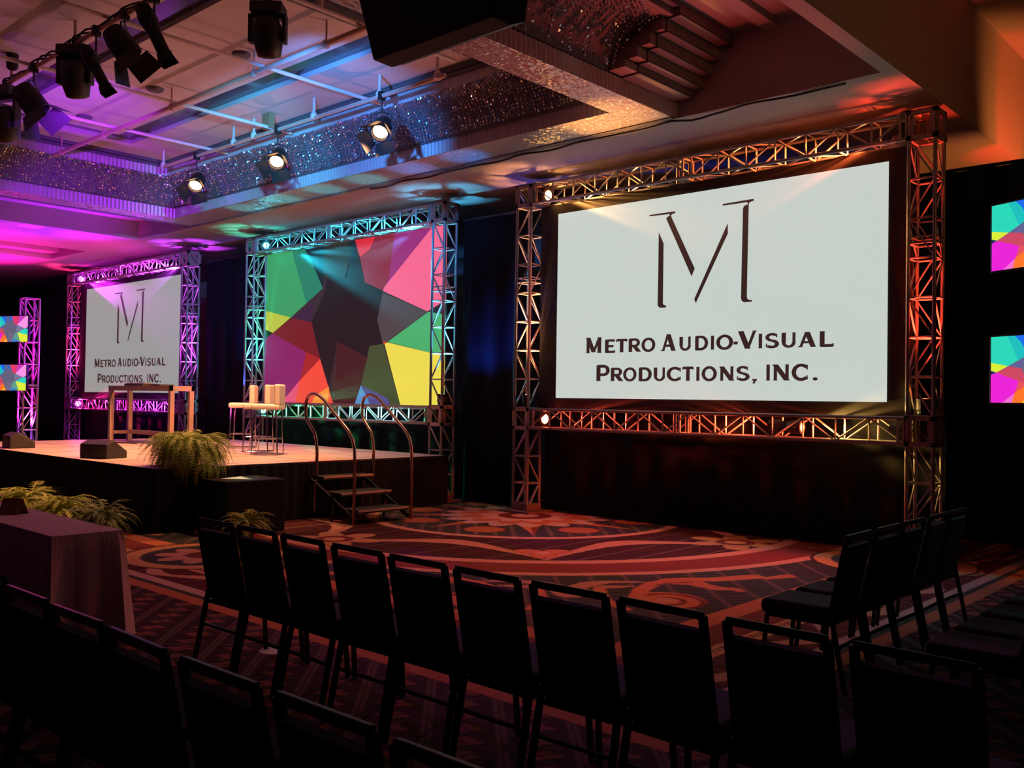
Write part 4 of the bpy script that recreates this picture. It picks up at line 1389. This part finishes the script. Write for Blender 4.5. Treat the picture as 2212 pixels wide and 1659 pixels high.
# ------------------------------------------------------------------ theatre fixtures
def fresnel(loc, d, label, lit=True, s=1.0, doors=True, group=None, power=0, color=(1, .62, .32), angle=45, pipe_z=5.82, beam=None):
    t = thing('fresnel_lantern', loc, label, 'stage light', group)
    d = V(d).normalized()
    R = d.to_track_quat('Z', 'Y').to_matrix().to_4x4()
    MB().lathe([(.05 * s, -.22 * s), (.10 * s, -.20 * s), (.125 * s, -.10 * s), (.13 * s, .10 * s), (.115 * s, .10 * s), (.115 * s, .04 * s)], 16).xf(R).build('housing', blackm, t)
    y = MB()
    top = V((0, 0, pipe_z - loc[2] - .05))
    sd = d.cross(V((0, 0, 1)))
    sd = sd.normalized() if sd.length > .1 else V((1, 0, 0))
    a = sd * .145 * s
    y.poly([-a, -a + V((0, 0, .20 * s)), V((0, 0, .24 * s)), a + V((0, 0, .20 * s)), a], .010, 6)
    y.tube((0, 0, .23 * s), top, .012, 6)
    y.build('yoke', blackm, t)
    MB().box((-.03, -.045, top.z - .03), (.03, .045, top.z + .085)).build('clamp', blackm, t)
    if lit:
        MB().lathe([(.001, .055 * s), (.105 * s, .05 * s), (.105 * s, .045 * s), (.001, .04 * s)], 16).xf(R).build('lens', emis('warm_lens', (1, .50, .22), 9), t)
    if doors:
        for k in range(4):
            q = Matrix.Rotation(k * PI / 2 + .3, 4, 'Z')
            w_ = .13 * s; out_ = .17 * s; ll = .17 * s
            m_ = MB().add([(w_ * .98, -w_, .10 * s), (w_ * .98, w_, .10 * s), (w_ + ll * .62, w_ * 1.15, .10 * s + out_), (w_ + ll * .62, -w_ * 1.15, .10 * s + out_),
                           (w_ * .98 + .004, -w_, .10 * s), (w_ * .98 + .004, w_, .10 * s), (w_ + ll * .62 + .004, w_ * 1.15, .10 * s + out_), (w_ + ll * .62 + .004, -w_ * 1.15, .10 * s + out_)],
                          [(0, 1, 2, 3), (7, 6, 5, 4), (0, 4, 5, 1), (1, 5, 6, 2), (2, 6, 7, 3), (3, 7, 4, 0)])
            m_.xf(R @ q).build('barn_door', blackm, t)
    if power:
        lamp('SPOT', 'fresnel_beam', V(loc) + d * .34 * s, beam or d, color, power, angle, .7, .06)
    return t


def ellipsoidal(loc, d, label, s=1.0, pipe_z=5.82, group=None):
    t = thing('profile_spotlight', loc, label, 'stage light', group)
    d = V(d).normalized()
    R = d.to_track_quat('Z', 'Y').to_matrix().to_4x4()
    MB().lathe([(.03, -.32 * s), (.08 * s, -.30 * s), (.10 * s, -.16 * s), (.085 * s, -.06 * s), (.07 * s, 0), (.07 * s, .26 * s), (.085 * s, .27 * s)], 16).xf(R).build('barrel', blackm, t)
    MB().add([(-.09 * s, -.09 * s, .38 * s), (.09 * s, -.09 * s, .38 * s), (.09 * s, .09 * s, .38 * s), (-.09 * s, .09 * s, .38 * s), (-.07 * s, -.07 * s, .27 * s), (.07 * s, -.07 * s, .27 * s), (.07 * s, .07 * s, .27 * s), (-.07 * s, .07 * s, .27 * s)],
             [(0, 4, 5, 1), (1, 5, 6, 2), (2, 6, 7, 3), (3, 7, 4, 0), (4, 7, 6, 5)]).xf(R).build('snoot', blackm, t)
    y = MB()
    sd = d.cross(V((0, 0, 1))).normalized()
    a = sd * .11 * s
    top = V((0, 0, pipe_z - loc[2] - .05))
    y.poly([-a, -a + V((0, 0, .18 * s)), V((0, 0, .2 * s)), a + V((0, 0, .18 * s)), a], .010, 6)
    y.tube((0, 0, .2 * s), top, .012, 6)
    y.build('yoke', blackm, t)
    MB().box((-.03, -.045, top.z - .03), (.03, .045, top.z + .085)).build('clamp', blackm, t)
    return t


def moving_head(loc, label, s=1.0, yawr=0.0, pipe_z=5.82, tilt=0.35):
    t = thing('moving_head', loc, label, 'moving light', rz=yawr)
    h = pipe_z - loc[2]
    MB().box((-.17 * s, -.13 * s, h - .17 * s), (.17 * s, .13 * s, h - .05)).build('base', blackp, t, bevel=.02)
    MB().box((-.20 * s, -.05 * s, -.09 * s), (-.155 * s, .05 * s, h - .16 * s)).box((.155 * s, -.05 * s, -.09 * s), (.20 * s, .05 * s, h - .16 * s)).box((-.2 * s, -.06 * s, h - .21 * s), (.2 * s, .06 * s, h - .165 * s)).build('yoke', blackp, t, bevel=.012)
    R = Matrix.Rotation(tilt, 4, 'X')
    hd = MB().lathe([(.05 * s, -.24 * s), (.12 * s, -.22 * s), (.148 * s, -.10 * s), (.148 * s, .08 * s), (.11 * s, .17 * s), (.06 * s, .19 * s)], 20).xf(R).build('head', blackp, t, smooth=True)
    MB().box((-.03, -.04, h - .06), (.03, .04, h + .045)).build('clamp', blackm, t)
    return t


warm = (1, .60, .30)
WL = 'three warm lit stage lanterns on the rear pipe'
fresnel((-14.72, 8.03, 5.33), (.50, -.50, -.72), 'leftmost of the three warm lit lanterns on the pipe over the stage', group=WL, power=1550, angle=96, color=(1, .35, .13), beam=(-.35, -.35, -1))
fresnel((-12.28, 8.03, 5.34), (.52, -.52, -.70), 'middle of the three warm lit lanterns on the pipe over the stage', group=WL, power=1550, angle=96, color=(1, .35, .13), beam=(-.35, -.3, -1))
fresnel((-9.80, 8.03, 5.34), (.40, -.62, -.72), 'rightmost of the three warm lit lanterns, nearest the hanging speaker', group=WL, power=700, angle=90, color=(1, .46, .22), beam=(-.7, -.1, -.8))
o = MB().box((-.10, -.05, 0), (.10, .05, .26)).build('dimmer_box', brownbox); o.location = (-12.55, 8.03, 5.86)
tag(o, 'small brown box standing on the rear pipe above the middle lantern', 'electrical box')

d45 = V((.45, .55, -.8))
ellipsoidal((-9.18, 4.50, 5.44), (.30, .30, -.85), 'long black profile spotlight, right end of the dark lanterns at upper left', s=.95)
fresnel((-9.85, 4.50, 5.44), (.35, .45, -.75), 'black lantern with open barn doors beside the long profile spotlight', lit=False, s=1.1)
ellipsoidal((-10.55, 4.50, 5.38), (.35, .35, -.9), 'short black profile spotlight between the two dark lanterns', s=.85)
moving_head((-11.15, 4.52, 5.42), 'black moving light with a purple glint hanging at upper left', s=1.05, yawr=.7)
fresnel((-12.35, 4.50, 5.34), (.35, .45, -.75), 'black lantern with open barn doors at the far upper left', lit=False, s=1.2)
moving_head((-13.35, 4.52, 5.30), 'black moving light cut by the left picture edge', s=1.1, yawr=.4)
o = MB().lathe([(.05, -.1), (.07, -.08), (.075, .1), (.06, .12)], 14).build('work_light', blackm); o.location = (-12.95, 4.45, 6.0)
tag(o, 'small upright black lamp on top of the upper left pipe', 'lamp')
moving_head((-8.48, 5.40, 5.50), 'black moving light hanging at the top centre of the photo', s=1.0, yawr=.75, pipe_z=5.87)
cb = MB()
for k in range(3):
    pts = [(-13.4 + i * .16, 4.53 + .03 * math.sin(i * 1.1 + k * 2), 5.86 + .035 * math.sin(i * .9 + k)) for i in range(28)]
    cb.poly(pts, .012, 5)
tag(cb.build('cable_bundle', blackp), 'bundle of dark cables strapped along the upper left pipe', 'cables')

# hanging loudspeaker, top centre
sp_ = thing('hanging_speaker', (-3.86, 3.50, 3.72), 'large black loudspeaker cabinet hanging at the top centre of the photo', 'loudspeaker')
mb = MB()
mb.add([(-.50, 0, 0), (.49, 0, 0), (.49, .14, -.005), (-.50, .14, -.005), (-.50, .26, .05), (.49, .26, .05), (-.72, 0, .60), (.50, 0, .60), (.50, .34, .60), (-.72, .34, .60)],
       [(0, 3, 2, 1), (3, 4, 5, 2), (0, 1, 7, 6), (5, 4, 9, 8), (6, 7, 8, 9), (1, 2, 5, 8, 7), (0, 6, 9, 4, 3)])
mb.build('cabinet', blackp, sp_, bevel=.01)
MB().tube((-.4, .15, .60), (-.4, .15, 2.30), .006, 6).tube((.3, .15, .60), (.3, .15, 2.30), .006, 6).build('hanging_wire', blackm, sp_)
# small spotlight at right on the cornice
par_light((-5.05, 7.45, 5.72), (-.35, -.5, -.7), (1, .9, .7), 4, 'tiny black spotlight with a white spot of light under the right cornice', 6, 40, r=.06, light=True)

# ------------------------------------------------------------------ colour washes: a few at the moving lights, most added spots without fixtures
def wash(name, a, b, color, power, angle, blend=.9, size=.08):
    lamp('SPOT', name, a, V(b) - V(a), color, power, angle, blend, size)


wash('wash_blue', (-8.35, 5.5, 5.15), (-11.6, 8.9, 5.45), (.05, .30, 1), 1300, 60)
wash('wash_cyan', (-8.6, 5.2, 4.95), (-14.2, 8.9, 5.4), (.04, .50, .9), 2200, 36)
wash('wash_violet', (-11.2, 4.6, 5.05), (-17.1, 7.2, 5.35), (.34, .02, 1), 1500, 60)
wash('wash_magenta', (-20.4, 7.5, 1.0), (-22.4, 7.6, 5.2), (1, .01, .45), 3000, 90)
wash('wash_purple', (-19.9, 10.2, 2.4), (-19.4, 5.0, 5.6), (.42, .01, 1), 2200, 100)
wash('wash_pink', (-26.0, 10.2, 2.4), (-25.0, 5.0, 5.5), (1, .01, .42), 2600, 110)
wash('wash_orange', (-1.3, 13.5, 3.3), (-3.5, 13.9, 5.3), (1, .26, .05), 480, 62, .8, .03)
wash('wash_streak', (-2.4, 13.2, 3.6), (-3.5, 13.8, 5.6), (1, .01, .01), 260, 40, .6, .03)
wash('wash_ochre', (.5, 9.0, 3.6), (-3.5, 9.4, 5.9), (1, .34, .10), 55, 90)
wash('wash_red', (-6.0, 10.2, 1.9), (-5.0, 6.9, 6.0), (1, .08, .06), 420, 66)
wash('wash_amber', (-9.0, 10.2, 1.9), (-6.8, 9.1, 5.15), (1, .36, .08), 2600, 20)
for k, x in enumerate((-15.6, -14.4, -13.2, -12.1)):
    wash('wash_teal', (x, 10.2, 1.9), (x + .5, 9.2, 5.15), (.03, .68, .80), 520, 15)
for k, x in enumerate((-11.0, -9.9)):
    wash('wash_azure', (x, 10.2, 1.9), (x + .5, 9.2, 5.15), (.04, .28, 1), 620, 15)
wash('wash_carpet', (-6.4, 10.40, 4.6), (-7.0, 7.6, 0), (1, .18, .10), 620, 90)
wash('wash_carpet_edge', (-4.2, 10.40, 1.3), (-4.9, 8.6, 0), (1, .05, .03), 70, 90)
wash('wash_ceiling_warm', (-7.6, 10.2, 1.9), (-10.5, 5.0, 6.1), (1, .30, .20), 380, 70)
wash('wash_ceiling_rose', (-13.5, 10.2, 1.9), (-13.0, 6.0, 6.1), (1, .42, .62), 230, 60)
wash('wash_patch', (-15.8, 10.3, 4.6), (-10.4, 6.4, .66), (.05, 1, .5), 600, 3.2, .2)  # narrow green spot added to light the pale sheet on the box
wash('wash_drape', (-11.05, 10.45, 1.9), (-10.3, 10.98, 2.9), (.02, .10, 1), 260, 70)
wash('wash_drape_left', (-17.2, 10.45, 1.9), (-17.7, 10.98, 2.9), (.02, .10, 1), 160, 60)
